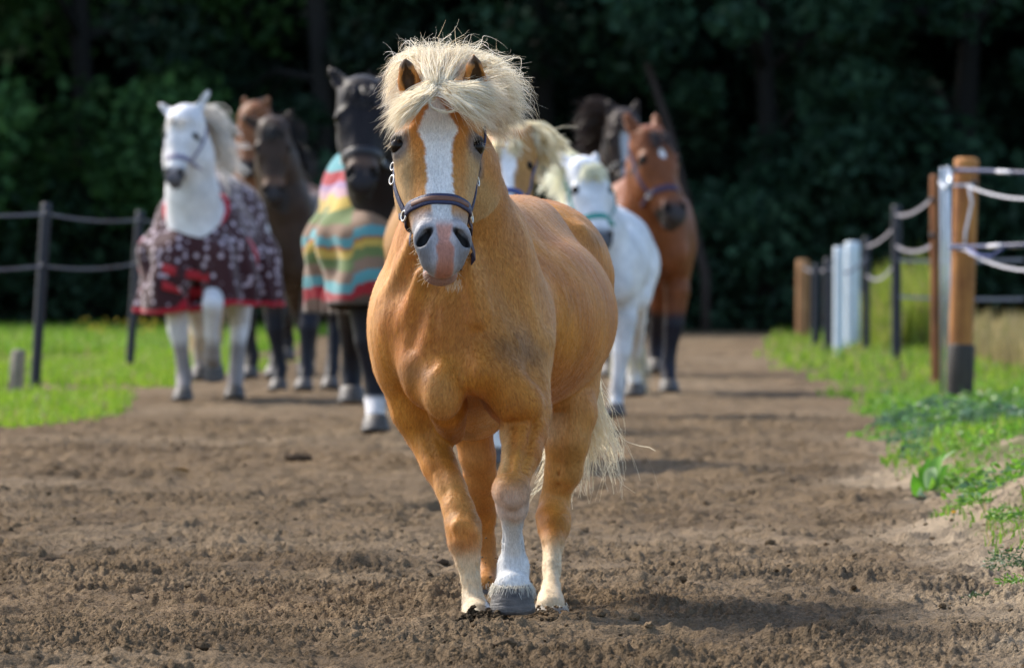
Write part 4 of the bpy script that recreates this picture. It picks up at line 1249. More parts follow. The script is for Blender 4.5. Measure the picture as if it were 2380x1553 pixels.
def build_hero():
    base = (P(1180, 1440, 20.6).x, 20.6, 0.0)
    root = empty('pony', base)
    tag(root, 'golden chestnut pony with white blaze and navy halter trotting in front of the herd', 'pony', 'horses trotting along the track')
    xs = axis_grid(-.46, .36, .0068, (-.31, -.045), .0042)
    ys = axis_grid(19.30, 21.95, .0125, (19.36, 20.12), .0046)
    zs = axis_grid(-.07, 1.50, .0068, (.84, 1.44), .0044)
    f = Sdf(xs, ys, zs)
    px = lambda n, d: n * d / FPX

    # trunk
    yaw = math.radians(9)
    ax = np.array([math.sin(yaw), math.cos(yaw), 0]); sd = np.array([math.cos(yaw), -math.sin(yaw), 0])
    Rb = np.stack([sd, ax, [0, 0, 1]])
    f.ell(P(1178, 737, 20.95), (px(249, 20.95), .62, px(224, 20.95)), Rb, .03)
    f.ell(P(1075, 742, 20.42), (px(186, 20.4), .34, px(178, 20.4)), Rb, .05)            # fore chest
    f.cap(P(1105, 560, 20.55), P(1215, 560, 21.15), .115, .125, .06)                      # back
    # haunches
    f.ell(P(1248, 645, 21.38), (px(176, 21.38), .27, px(182, 21.38)), Rb, .014)
    f.cap(P(1300, 700, 21.42), P(1322, 900, 21.2), px(112, 21.4), px(66, 21.2), .05)
    f.cap(P(1130, 720, 21.42), P(1105, 930, 21.35), px(118, 21.4), px(66, 21.3), .05)
    f.cap(P(1345, 545, 21.25), P(1392, 640, 21.35), .016, .022, .05)                      # point of the hip
    # shoulders
    f.ell(P(951, 765, 20.40), (px(93, 20.4), .22, px(170, 20.4)), Rb, .05)
    f.ell(P(1190, 790, 20.36), (px(96, 20.36), .21, px(205, 20.36)), Rb, .018)
    f.cap(P(1225, 600, 20.62), P(1262, 800, 20.28), .035, .03, .04)                       # shoulder ridge
    # neck
    f.chain([P(1032, 300, 19.97), P(1050, 400, 20.06), P(1064, 480, 20.16), P(1074, 600, 20.28), P(1078, 720, 20.38)],
            [px(80, 20), px(98, 20), px(110, 20.1), px(160, 20.2), px(185, 20.3)], .05)
    f.cap(P(1068, 430, 20.25), P(1110, 520, 20.62), .10, .10, .06)                        # crest to withers
    # breast muscles
    f.ell(P(1008, 862, 20.15), (px(80, 20), .075, px(95, 20)), None, .07)
    f.ell(P(1140, 835, 20.14), (px(76, 20), .075, px(90, 20)), None, .07)
    f.ell(P(1030, 905, 20.08), (px(50, 20), .065, px(72, 20)), None, .035)
    f.ell(P(1120, 862, 20.07), (px(48, 20), .062, px(52, 20)), None, .03)
    f.cap(P(1140, 858, 20.09), P(1205, 935, 20.10), px(50, 20), px(58, 20), .035)
    f.ell(P(1075, 740, 20.12), (px(70, 20), .05, px(110, 20)), None, .07)
    f.cap(P(1040, 950, 20.22), P(1052, 1005, 20.32), px(48, 20), px(30, 20), .04)
    f.cap(P(1085, 880, 20.45), P(1095, 930, 20.75), px(80, 20.4), px(95, 20.7), .05)
    # groove between the breast muscles, a shallow one in front of each shoulder
    f.cap(P(1072, 725, 20.036), P(1079, 908, 20.008), .011, .017, .026, 'sub')
    f.cap(P(1160, 640, 20.02), P(1180, 790, 20.0), .004, .005, .05, 'sub')
    f.cap(P(985, 640, 20.075), P(950, 800, 20.10), .003, .004, .05, 'sub')
    # muscle folds along the neck
    for a, b, r in (((1120, 470, 20.10), (1165, 640, 20.22), .012), ((1150, 470, 20.2), (1225, 640, 20.35), .012),
                    ((960, 560, 20.12), (905, 700, 20.25), .012), ((1000, 590, 20.07), (968, 740, 20.15), .012), ((1085, 600, 20.05), (1110, 740, 20.06), .014)):
        f.cap(P(*a), P(*b), r, r * 1.2, .035)

    # planted right foreleg
    def leg(rows, k=.012):
        pts = [P(x, y, d) for x, y, w, d in rows]
        f.chain(pts, [px(w, d) for x, y, w, d in rows], k)
        return pts
    leg([(950, 860, 66, 20.34), (968, 950, 54, 20.36), (991, 1005, 50, 20.36)], .04)
    rf = leg([(991, 1005, 49, 20.36), (1021, 1082, 41, 20.30), (1049, 1137, 36, 20.25), (1066, 1185, 37, 20.21), (1077, 1225, 41, 20.18), (1080, 1258, 39, 20.17),
              (1087, 1300, 29, 20.17), (1094, 1345, 22.5, 20.17), (1098, 1380, 23, 20.17), (1102, 1406, 28, 20.16), (1109, 1430, 34, 20.12), (1112, 1442, 36, 20.10)])
    # lifted left foreleg
    leg([(1208, 860, 72, 20.26), (1222, 960, 60, 20.18)], .035)
    leg([(1222, 955, 59, 20.18), (1217, 1005, 54, 20.12), (1213, 1052, 45, 20.05), (1195, 1107, 37, 19.97), (1188, 1140, 43, 19.93), (1191, 1178, 36, 19.95),
         (1191, 1217, 24, 19.99), (1192, 1265, 24, 20.03), (1193, 1315, 35, 20.06), (1192, 1342, 34, 20.05), (1191, 1366, 45, 20.02)])
    # planted left hind leg
    leg([(1318, 900, 70, 21.2), (1332, 960, 52, 21.12), (1318, 1027, 48, 21.1), (1310, 1094, 40, 21.12), (1296, 1133, 32, 21.15)], .03)
    leg([(1310, 1094, 40, 21.12), (1296, 1133, 32, 21.15), (1290, 1162, 35, 21.16), (1286, 1200, 39, 21.13), (1287, 1226, 37, 21.09), (1285, 1262, 26, 21.04),
         (1282, 1320, 22.5, 20.98), (1281, 1362, 21.5, 20.92), (1279, 1390, 27, 20.87), (1279, 1412, 35, 20.82)])
    f.cap(P(1300, 1140, 21.20), P(1290, 1185, 21.25), .016, .022, .02)                    # point of hock
    # lifted right hind leg
    leg([(1108, 900, 64, 21.3), (1098, 1000, 44, 21.25), (1110, 1060, 39, 21.25), (1117, 1110, 36, 21.3), (1118, 1150, 33, 21.35), (1122, 1200, 28, 21.4),
         (1127, 1260, 22, 21.42), (1133, 1310, 24, 21.42), (1130, 1345, 22, 21.38), (1128, 1362, 30, 21.34)], .025)
    # bones and tendons that show under the skin
    for x, y, d, r in ((1064, 1222, 20.12, .017), (1092, 1232, 20.13, .016), (1078, 1252, 20.115, .015), (1174, 1142, 19.885, .017), (1204, 1146, 19.885, .016), (1190, 1164, 19.885, .016),
                       (1268, 1196, 21.10, .016), (1304, 1206, 21.11, .016), (1180, 1316, 20.03, .014), (1208, 1318, 20.03, .014), (1272, 1396, 20.85, .014), (1292, 1398, 20.85, .013)):
        f.sph(P(x, y, d + .004), r, .028)
    for a, b in (((1176, 1222, 19.99), (1177, 1292, 20.04)), ((1208, 1222, 19.99), (1208, 1292, 20.04)), ((1076, 1300, 20.16), (1083, 1372, 20.165)), ((1104, 1300, 20.16), (1112, 1372, 20.165)),
                 ((1266, 1262, 21.03), (1266, 1350, 20.93)), ((1301, 1262, 21.03), (1297, 1350, 20.93))):
        f.cap(P(*a), P(*b), .0035, .0035, .012, 'sub')
    for a, b, r in (((985, 1010, 20.29), (1038, 1140, 20.20), .005), ((1190, 985, 20.06), (1182, 1100, 19.93), .006), ((1240, 985, 20.08), (1214, 1095, 19.94), .005), ((1300, 1010, 21.03), (1300, 1130, 21.10), .005),
                    ((1012, 720, 20.07), (1000, 850, 20.045), .004), ((1150, 700, 20.02), (1168, 800, 20.02), .003)):
        f.cap(P(*a), P(*b), r, r * .6, .022, 'sub')
    for a, b, r in (((1150, 560, 20.2), (1215, 700, 20.22), .012), ((1095, 560, 20.09), (1130, 720, 20.07), .010), ((1190, 640, 20.22), (1248, 790, 20.24), .010), ((942, 610, 20.2), (895, 740, 20.3), .010), ((975, 640, 20.1), (940, 760, 20.17), .010)):
        f.cap(P(*a), P(*b), r, r, .03)
    # dock of the tail
    f.cap(P(1290, 600, 21.62), P(1318, 720, 21.74), .04, .03, .03)

    # head
    h = HeadFrame(P(1014, 203, 19.88), P(1034, 640, 19.635), roll=math.radians(2.2), sc=1.0)
    head_prims(f, h)
    f.cap(h.p(.10, 0, -.10), P(1050, 400, 20.06), .085, .10, .05)                         # throat
    ear_prims(f, P(957, 226, 19.86), P(941, 138, 19.83), (-.05, -1, .15), .95)
    ear_prims(f, P(1106, 228, 19.85), P(1101, 130, 19.81), (.35, -1, .1), .98)
    V, Q = f.mesh()
    V = lsmooth(V, Q, 2, .4)

    # markings
    t, s, n = h.coords(V)
    X, Y, Z = V.T
    gold = np.array([.52, .212, .030]); red = np.array([.40, .128, .019]); pale = np.array([.62, .42, .20]); white = np.array([.80, .79, .77]); grey = np.array([.18, .18, .19]); pink = np.array([.50, .25, .19]); dark = np.array([.05, .045, .045])
    nb = noise3(V, 7); nf = noise3(V, 26, 5); nh = noise3(V, 120, 9)
    col = mix(np.tile(gold, (len(V), 1)), red, .5 * sstep(.45, .75, nb))
    col = mix(col, pale, .22 * sstep(.5, .8, noise3(V, 4, 3)))
    pyx = HORIZON + (CAM_Z - Z) * FPX / Y                     # height in picture units, for the legs' own markings
    pxx = 1190 + X * FPX / Y
    low = pyx > 960
    # dapple of darker hair on breast
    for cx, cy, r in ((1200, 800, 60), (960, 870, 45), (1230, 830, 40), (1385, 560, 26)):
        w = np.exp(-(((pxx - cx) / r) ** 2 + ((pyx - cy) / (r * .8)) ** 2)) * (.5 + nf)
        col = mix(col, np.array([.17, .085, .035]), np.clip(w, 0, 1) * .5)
    # pale hair towards the feet and inside the legs
    isrf = (X < P(1128, 0, 20.2).x) & (Y < 20.6)
    islf = (~isrf) & (Y < 20.45) & (pxx > 1128)
    hind = Y > 20.7
    w = sstep(1240, 1330, pyx) * .9
    col = mix(col, np.array([.74, .62, .43]), np.where(low & isrf, w, 0))
    w = np.maximum(sstep(1185, 1228, pyx + (nf - .5) * 40), .55 * sstep(1100, 1195, pyx))
    col = mix(col, white * .92, np.where(low & islf, w, 0))
    w = sstep(1225, 1300, pyx) * .85 + .55 * sstep(1060, 980, pyx) * sstep(1340, 1270, pxx)
    col = mix(col, np.array([.72, .58, .38]), np.where(low & hind & (pxx > 1200), np.clip(w, 0, 1), 0))
    # inner side of the lifted forearm and elbow pocket
    w = sstep(1195, 1160, pxx) * sstep(975, 1010, pyx) * sstep(1130, 1060, pyx) * .7
    col = mix(col, pale * 1.15, np.where(low & islf, w, 0))
    col = mix(col, np.array([.16, .12, .08]), .5 * sstep(1415, 1440, pyx) * np.where(low & isrf, 1, 0))
    mud = np.array([.20, .145, .095])
    col = mix(col, mud, np.where(low, .75 * sstep(1375, 1430, pyx + (nf - .5) * 90) * sstep(.35, .6, noise3(V, 30, 41)), 0))
    col = mix(col, col * .62, np.where(low, sstep(.58, .75, noise3(V, 16, 43)) * .5, 0))
    # head
    hd = (t > -.08) & (t < 1.1) & (Y < 20.15) & (n > -.28)
    W = lambda x: np.where(hd, np.clip(x, 0, 1), 0)
    side = np.abs(s)
    col = mix(col, red * 1.25, W(.55 * sstep(.02, .1, t) * sstep(.5, .3, t) * sstep(.10, .05, side)))
    col = mix(col, pale * .78, W(.8 * sstep(.055, .085, side) * sstep(.27, .36, t) * sstep(.75, .55, t)))
    # grey round the eyes
    de = np.sqrt(((t - .28) * .553 / .050) ** 2 + ((side - .104) / .034) ** 2)
    col = mix(col, grey * .8, W(.8 * sstep(1.15, .55, de)))
    col = mix(col, dark * .5, W(.9 * sstep(.66, .52, np.sqrt(((t - .283) * .553 / .036) ** 2 + ((side - .108) / .030) ** 2))))
    # muzzle
    mz = sstep(.60, .70, t + (nf - .5) * .06)
    col = mix(col, grey * 1.9, W(mz * .95))
    col = mix(col, grey * .95, W(sstep(.70, .80, t) * sstep(.02, .045, side) * .85))
    strip = np.interp(t, [.60, .70, .76, .80, .84, .90], [.024, .023, .017, .014, .021, .019])
    pk = sstep(strip + .004, strip - .004, np.abs(s + .002 + (nf - .5) * .014)) * sstep(.66, .74, t) * (n > -.075)
    col = mix(col, pink, W(pk))
    col = mix(col, pink * np.array([.8, .7, .62]), W(pk * sstep(.78, .84, t)))
    col = mix(col, white * .8, W(sstep(.030, .022, np.abs(s + (nf - .5) * .008)) * sstep(.585, .60, t) * sstep(.74, .66, t)))
    lip = sstep(.875, .895, t) * sstep(-.052, -.062, n)
    col = mix(col, np.array([.30, .17, .13]), W(lip))
    # blaze
    bw = np.interp(t, [.07, .10, .14, .20, .235, .28, .36, .46, .56, .60], [.010, .018, .030, .047, .050, .040, .0335, .0325, .036, .034])
    edge = (nh - .5) * .006 + (nf - .5) * .004
    bz = sstep(bw + .0045, bw - .0045, np.abs(s - .002 + edge)) * sstep(.06, .075, t) * sstep(.62, .585, t)
    col = mix(col, white, W(bz * (n > -.06)))
    # nostrils dark inside, mouth line
    for sg in (-1, 1):
        dn = np.sqrt(((t - .786) * .553 / .030) ** 2 + ((s - sg * (.0475 + (t - .786) * .35)) / .0165) ** 2)
        col = mix(col, dark * .35, W(sstep(1.05, .8, dn)))
    # ear insides
    for e0, e1 in ((P(957, 226, 19.86), P(941, 138, 19.83)), (P(1106, 228, 19.85), P(1101, 130, 19.81))):
        e0 = np.array(e0); e1 = np.array(e1); u = (V - e0) @ (e1 - e0) / ((e1 - e0) @ (e1 - e0))
        dist = np.linalg.norm(V - e0 - u[:, None] * (e1 - e0), axis=1)
        ins = sstep(.0225, .015, dist) * (u > .05) * (u < 1) * (dist < .03)
        col = mix(col, np.array([.05, .032, .02]), ins * .9)
        col = mix(col, gold * np.array([.85, .75, .6]), ((dist < .034) & (u > .0)) * (1 - ins) * .6)
    body = mesh_np('body', V - np.array(base), Q, M_COAT, root, True, {'Col': col})
    bvh = BVHTree.FromPolygons(V.tolist(), Q.tolist())

    # the short hair of the coat, lying down and back
    rc = np.random.default_rng(19)
    A3, B3, C3 = V[Q[:, 0]], V[Q[:, 1]], V[Q[:, 2]]
    nrm = np.cross(B3 - A3, V[Q[:, 3]] - A3); ar = np.linalg.norm(nrm, axis=1); nrm /= ar[:, None] + 1e-12
    wgt = ar * (1 + 2.0 * (Y[Q[:, 0]] < 20.2)) * (nrm[:, 1] < .35) * ~((t[Q[:, 0]] > .70) & hd[Q[:, 0]])
    ne = 110000
    fi = rc.choice(len(Q), ne, p=wgt / wgt.sum())
    w4 = rc.random((ne, 4)); w4 /= w4.sum(1, keepdims=True)
    root_p = (V[Q[fi]] * w4[:, :, None]).sum(1); nn = nrm[fi]
    flow = np.array([0, .45, -1.0]) + .25 * np.stack([np.sign(root_p[:, 0] + .12), 0 * root_p[:, 0], 0 * root_p[:, 0]], 1)
    flow = flow + rc.normal(size=(ne, 3)) * .22 + .35 * np.stack([noise3(root_p, 9, 21) - .5, 0 * root_p[:, 0], noise3(root_p, 9, 22) - .5], 1)
    flow -= nn * (flow * nn).sum(1, keepdims=True); flow /= np.linalg.norm(flow, axis=1, keepdims=True) + 1e-9
    onface = hd[Q[fi, 0]]
    ln = np.where(onface, .0055, np.where(pyx[Q[fi, 0]] > 1000, .0078, .0100)) * (.6 + .8 * rc.random(ne))
    lift = .14 + .20 * rc.random(ne)
    tips = root_p + flow * ln[:, None] + nn * (ln * lift)[:, None]
    midp = root_p + flow * (ln * .5)[:, None] + nn * (ln * lift * .65)[:, None]
    sdv = np.cross(flow, nn); hw = .00042
    VV = np.stack([root_p - sdv * hw, root_p + sdv * hw, midp + sdv * hw * .8, midp - sdv * hw * .8, tips], 1).reshape(-1, 3)
    ii = np.arange(ne)[:, None] * 5
    hc = col[Q[fi, 0]] * (.72 + .62 * rc.random((ne, 1)))
    fur = mesh_np('coat_hair', VV - np.array(base), [ii + np.array([[0, 1, 2, 3]]), ii + np.array([[3, 2, 4]])], M_FUR, root, True, {'Col': np.repeat(np.minimum(hc, .95), 5, 0)})
    fur['kind'] = 'stuff'
    for sg in (-1, 1): eye_part(h, sg, root, M_EYE)
    hf = (0, -1, 0)
    hoof_part(P(1191, 1362, 20.01), (0, .10, -1), hf, px(46, 20), px(54, 20), .064, root, M_HOOF)
    hoof_part(P(1113, 1440, 20.10), (.05, 0, -1), hf, px(37, 20), px(44, 20), .055, root, M_HOOF_PALE)
    hoof_part(P(1279, 1413, 20.80), (0, 0, -1), (.1, -1, 0), px(37, 20.8), px(43, 20.8), .042, root, M_HOOF_PALE)
    hoof_part(P(1128, 1360, 21.33), (0, .5, -1), hf, px(32, 21.3), px(38, 21.3), .055, root, M_HOOF)

    build_halter(h, bvh, root, M_HALTER, base, M_METAL, M_HALTER_PAD, True, .030)

    # ---- mane and forelock
    rg = np.random.default_rng(11)
    A = lambda *rows: np.array([P(*r) for r in rows])
    parts = []
    def G(n, st, m1, m2, en, **kw):
        parts.append(hair_group(A(*st), A(*m1), A(*m2), A(*en), n, rg, **kw))
    c0 = (1018, 206, 19.775)
    fan = lambda *rows: [list(x) for x in zip(*rows)]
    # forelock: everything leaves the parting and is swept aside and up; rows run from low left over the top to low right
    # low left, under the ear and down beside the brow
    rows = fan(((1008, 217, 19.755), (975, 246, 19.71), (946, 268, 19.70), (922, 304, 19.765)),
               ((1006, 211, 19.76), (972, 234, 19.715), (934, 254, 19.72), (910, 300, 19.79)),
               ((1002, 205, 19.77), (970, 224, 19.735), (928, 240, 19.76), (900, 285, 19.83)),
               ((1000, 198, 19.785), (978, 212, 19.755), (940, 226, 19.775), (906, 268, 19.85)))
    G(1350, *rows, spread=(.008, .009, .013, .019), amp=.006, freq=5, nclump=120, m=16, lock=.5, free=.2)
    # straight up between the ears and back over the crest
    rows = fan(((1002, 203, 19.785), (990, 190, 19.76), (985, 158, 19.86), (968, 122, 20.0)),
               ((1010, 202, 19.79), (1002, 180, 19.77), (1000, 140, 19.88), (995, 112, 20.02)),
               ((1020, 202, 19.79), (1022, 172, 19.77), (1030, 130, 19.88), (1040, 106, 20.04)),
               ((1030, 203, 19.785), (1044, 180, 19.76), (1064, 140, 19.87), (1090, 118, 20.02)),
               ((1036, 200, 19.80), (1050, 182, 19.77), (1066, 150, 19.88), (1092, 122, 20.02)))
    G(1900, *rows, spread=(.008, .008, .011, .016), amp=.008, freq=6, nclump=90, m=16, lock=.5, free=.3)
    # right, across the foot of the ear and down beside the brow
    rows = fan(((1038, 202, 19.80), (1066, 200, 19.76), (1110, 200, 19.79), (1172, 206, 19.92)),
               ((1036, 202, 19.785), (1066, 206, 19.74), (1120, 215, 19.77), (1186, 234, 19.90)),
               ((1034, 206, 19.775), (1066, 208, 19.73), (1122, 222, 19.76), (1180, 262, 19.89)),
               ((1032, 211, 19.762), (1062, 222, 19.71), (1106, 246, 19.72), (1160, 300, 19.86)),
               ((1030, 216, 19.755), (1054, 236, 19.70), (1090, 262, 19.69), (1134, 314, 19.78)))
    G(1900, *rows, spread=(.008, .009, .015, .022), amp=.007, freq=5, nclump=140, m=16, lock=.5, free=.2)
    # the wisp across the forehead
    G(90, [(1000, 232, 19.735), (1004, 236, 19.73)], [(985, 250, 19.71), (988, 254, 19.71)], [(1035, 272, 19.70), (1038, 276, 19.70)], [(1066, 246, 19.72), (1072, 252, 19.72)], spread=(.003, .003, .003, .003), amp=.002, nclump=6, m=16)
    # crest hair behind the ears, blown to the right; the ends fall over
    rows = fan(((990, 218, 19.98), (952, 218, 19.96), (928, 245, 19.94), (922, 302, 19.92)),
               ((985, 195, 19.98), (950, 178, 19.96), (914, 205, 19.95), (908, 268, 19.94)),
               ((990, 182, 20.0), (955, 144, 19.98), (908, 158, 19.98), (900, 228, 19.98)),
               ((1000, 175, 20.02), (975, 128, 20.02), (922, 122, 20.02), (903, 182, 20.02)),
               ((1020, 170, 20.04), (1005, 122, 20.04), (965, 108, 20.04), (930, 142, 20.06)),
               ((1040, 170, 20.05), (1048, 124, 20.05), (1085, 106, 20.06), (1130, 136, 20.08)),
               ((1065, 178, 20.06), (1098, 138, 20.06), (1155, 128, 20.06), (1194, 178, 20.08)),
               ((1080, 195, 20.08), (1122, 160, 20.06), (1182, 162, 20.06), (1212, 226, 20.06)),
               ((1090, 230, 20.10), (1136, 200, 20.08), (1184, 206, 20.06), (1204, 270, 20.06)),
               ((1100, 270, 20.12), (1138, 246, 20.09), (1176, 262, 20.07), (1188, 318, 20.06)),
               ((1108, 310, 20.15), (1130, 288, 20.10), (1150, 298, 20.08), (1156, 342, 20.07)))
    G(5200, *rows, spread=(.008, .010, .012, .015), amp=.008, freq=6, nclump=210, m=16, lock=.5, smin=.55, free=.14)
    # right hand locks, long and loose
    G(1500, [(1090, 185, 20.03), (1100, 240, 20.06), (1108, 300, 20.08)], [(1140, 165, 19.99), (1145, 225, 20.02), (1140, 280, 20.04)], [(1180, 175, 19.98), (1190, 228, 20.0), (1172, 280, 20.03)],
      [(1214, 226, 19.98), (1224, 276, 20.01), (1184, 330, 20.03)], spread=(.009, .012, .016, .022), amp=.012, freq=6, nclump=60, m=16, smin=.5, free=.12)
    # flying single hairs
    G(190, [(950, 150, 19.95), (1000, 130, 20.0), (1080, 130, 20.0), (1150, 160, 20.0), (1190, 230, 20.03)], [(945, 125, 19.95), (1000, 108, 20.0), (1100, 115, 20.0), (1180, 150, 20.0), (1210, 215, 20.03)],
      [(925, 115, 19.95), (1010, 98, 20.0), (1125, 105, 20.0), (1200, 160, 20.0), (1228, 240, 20.03)], [(908, 120, 19.95), (1020, 92, 20.0), (1155, 112, 20.0), (1222, 190, 20.0), (1232, 275, 20.03)], spread=(.012, .018, .022, .026), amp=.015, freq=9, m=16)
    C = np.concatenate(parts)
    nS = len(C)
    base_c = np.array([.90, .82, .63]); lo = np.array([.50, .38, .23]); hi = np.array([.96, .93, .84])
    r1 = rg.random((nS, 1)); cc = np.where(r1 < .3, lo + (base_c - lo) * rg.random((nS, 1)), base_c + (hi - base_c) * rg.random((nS, 1)))
    strands('mane', C, .00066 * (.5 + .9 * rg.random(nS)), M_MANE, root, cc, base, .12)

    # ---- tail
    parts = []
    G(900, [(1312, 720, 21.76), (1322, 760, 21.78)], [(1335, 860, 21.85), (1348, 850, 21.85)], [(1310, 1010, 21.85), (1370, 960, 21.8)], [(1268, 1140, 21.75), (1335, 1130, 21.8)], spread=(.008, .018, .030, .045), amp=.018, freq=7, m=14, nclump=45, smin=.55)
    G(520, [(1315, 730, 21.76), (1325, 760, 21.78)], [(1350, 860, 21.85), (1358, 845, 21.85)], [(1372, 960, 21.82), (1382, 950, 21.8)], [(1365, 1150, 21.75), (1415, 1040, 21.8)], spread=(.008, .018, .026, .036), amp=.018, freq=8, m=14, nclump=36, smin=.5)
    G(60, [(1318, 740, 21.76), (1325, 760, 21.78)], [(1352, 890, 21.85), (1360, 890, 21.85)], [(1385, 980, 21.82), (1410, 975, 21.8)], [(1400, 1130, 21.75), (1460, 1070, 21.8)], spread=(.008, .02, .036, .045), amp=.025, freq=9, m=14)
    C = np.concatenate(parts); nS = len(C)
    cc = np.array([.78, .66, .44]) + rg.random((nS, 1)) * (np.array([.94, .88, .70]) - np.array([.78, .66, .44]))
    strands('tail', C, .0012 * (.6 + .8 * rg.random(nS)), M_MANE, root, cc, base, .3)

    # ---- muzzle and jaw whiskers, eyelashes
    parts = []
    for _ in range(120):
        sg = random.choice((-1, 1)); tt = random.uniform(.66, .93); a = random.uniform(-.2, 1.2)
        o = h.p(tt, 0, -.06); d = h.S * sg * math.cos(a) - h.N * math.sin(a)
        hit = bvh.ray_cast(Vector(o + d * .3), Vector(-d), .4)
        if hit[0] is None: continue
        q = np.array(hit[0]); l = random.uniform(.008, .022)
        e = d + h.A * random.uniform(-.1, .6) + rg.normal(size=3) * .2
        parts.append([q, q + e * l * .33, q + e * l * .66 + np.array([0, 0, -.001]), q + e * l + np.array([0, 0, -.004])])
    for sg in (-1, 1):
        for _ in range(10):
            q = h.p(.268 + random.uniform(-.01, .02), sg * (.112 + random.uniform(-.006, .006)), -.034); e = h.S * sg + h.A * random.uniform(0, .9) + h.N * .4
            l = random.uniform(.015, .03)
            parts.append([q, q + e * l * .4, q + e * l * .7 + h.A * .003, q + e * l + h.A * .006])
    for _ in range(40):
        q = np.array(P(random.uniform(1035, 1075), 655 + random.uniform(-6, 10), 19.74)); l = random.uniform(.012, .03)
        e = np.array([random.uniform(-.3, .3), -.3, -1])
        parts.append([q, q + e * l * .3, q + e * l * .7, q + e * l])
    C = bez(np.array(parts), 5)
    wh = strands('whisker_hair', C, .00035, M_MANE, root, np.tile([.7, .6, .45], (len(C), 1)), base, .4)
    wh['kind'] = 'stuff'
    # hair fringe over the coronets and behind the fetlocks
    parts = []
    for (cx, cy, cd, wr, dr_, nn, ln) in ((1191, 1360, 20.01, 47, .052, 520, .020), (1279, 1410, 20.81, 38, .043, 300, .016), (1112, 1436, 20.11, 36, .04, 300, .018), (1130, 1355, 21.34, 34, .036, 120, .018)):
        c_ = np.array(P(cx, cy, cd))
        for _ in range(nn):
            a = rg.random() * 6.283
            q = c_ + np.array([math.cos(a) * px(wr, cd) * .97, math.sin(a) * dr_, rg.normal() * .004])
            o_ = np.array([math.cos(a), math.sin(a), 0]) * .35 + np.array([0, 0, -1]) + rg.normal(size=3) * .2
            l = ln * (.5 + .8 * rg.random())
            parts.append([q, q + o_ * l * .35, q + o_ * l * .7, q + o_ * l])
    C = bez(np.array(parts), 5)
    strands('fetlock_hair', C, .0007, M_MANE, root, np.array([.82, .78, .68]) * (.7 + .35 * rg.random((len(C), 1))), base, .4)
    return root, h
hero, hero_head = build_hero()
# ------------------------------------------------------------------ the herd behind
def rotz(v, a): c, s = math.cos(a), math.sin(a); return np.array([v[0] * c - v[1] * s, v[0] * s + v[1] * c, v[2]])

LEGS = {   # joints in units of the withers height: (out, along, up); along is negative towards the head
 'fore_down': [(.10, -.32, .58), (.10, -.36, .46), (.085, -.37, .31), (.07, -.36, .20), (.06, -.36, .115), (.06, -.40, .06)],
 'fore_reach': [(.10, -.33, .58), (.105, -.42, .46), (.10, -.49, .32), (.095, -.50, .20), (.095, -.51, .12), (.095, -.56, .065)],
 'fore_lift': [(.10, -.34, .60), (.10, -.49, .51), (.09, -.60, .43), (.08, -.53, .30), (.075, -.46, .21), (.075, -.40, .165)],
 'fore_back': [(.10, -.30, .58), (.105, -.28, .46), (.10, -.25, .31), (.095, -.20, .20), (.095, -.16, .12), (.095, -.17, .065)],
 'hind_down': [(.11, .30, .58), (.115, .42, .44), (.11, .50, .33), (.105, .49, .20), (.105, .48, .115), (.105, .43, .06)],
 'hind_fwd': [(.11, .26, .58), (.115, .30, .44), (.11, .33, .33), (.105, .27, .20), (.105, .23, .115), (.105, .18, .06)],
 'hind_back': [(.11, .34, .58), (.115, .50, .45), (.11, .62, .36), (.105, .70, .26), (.105, .72, .19), (.105, .70, .14)],
}
R_FORE = [.062, .056, .045, .030, .036, .034]; R_HIND = [.080, .056, .045, .032, .036, .034]

def colour_fn(base, dark_legs=None, white=None):
    return base

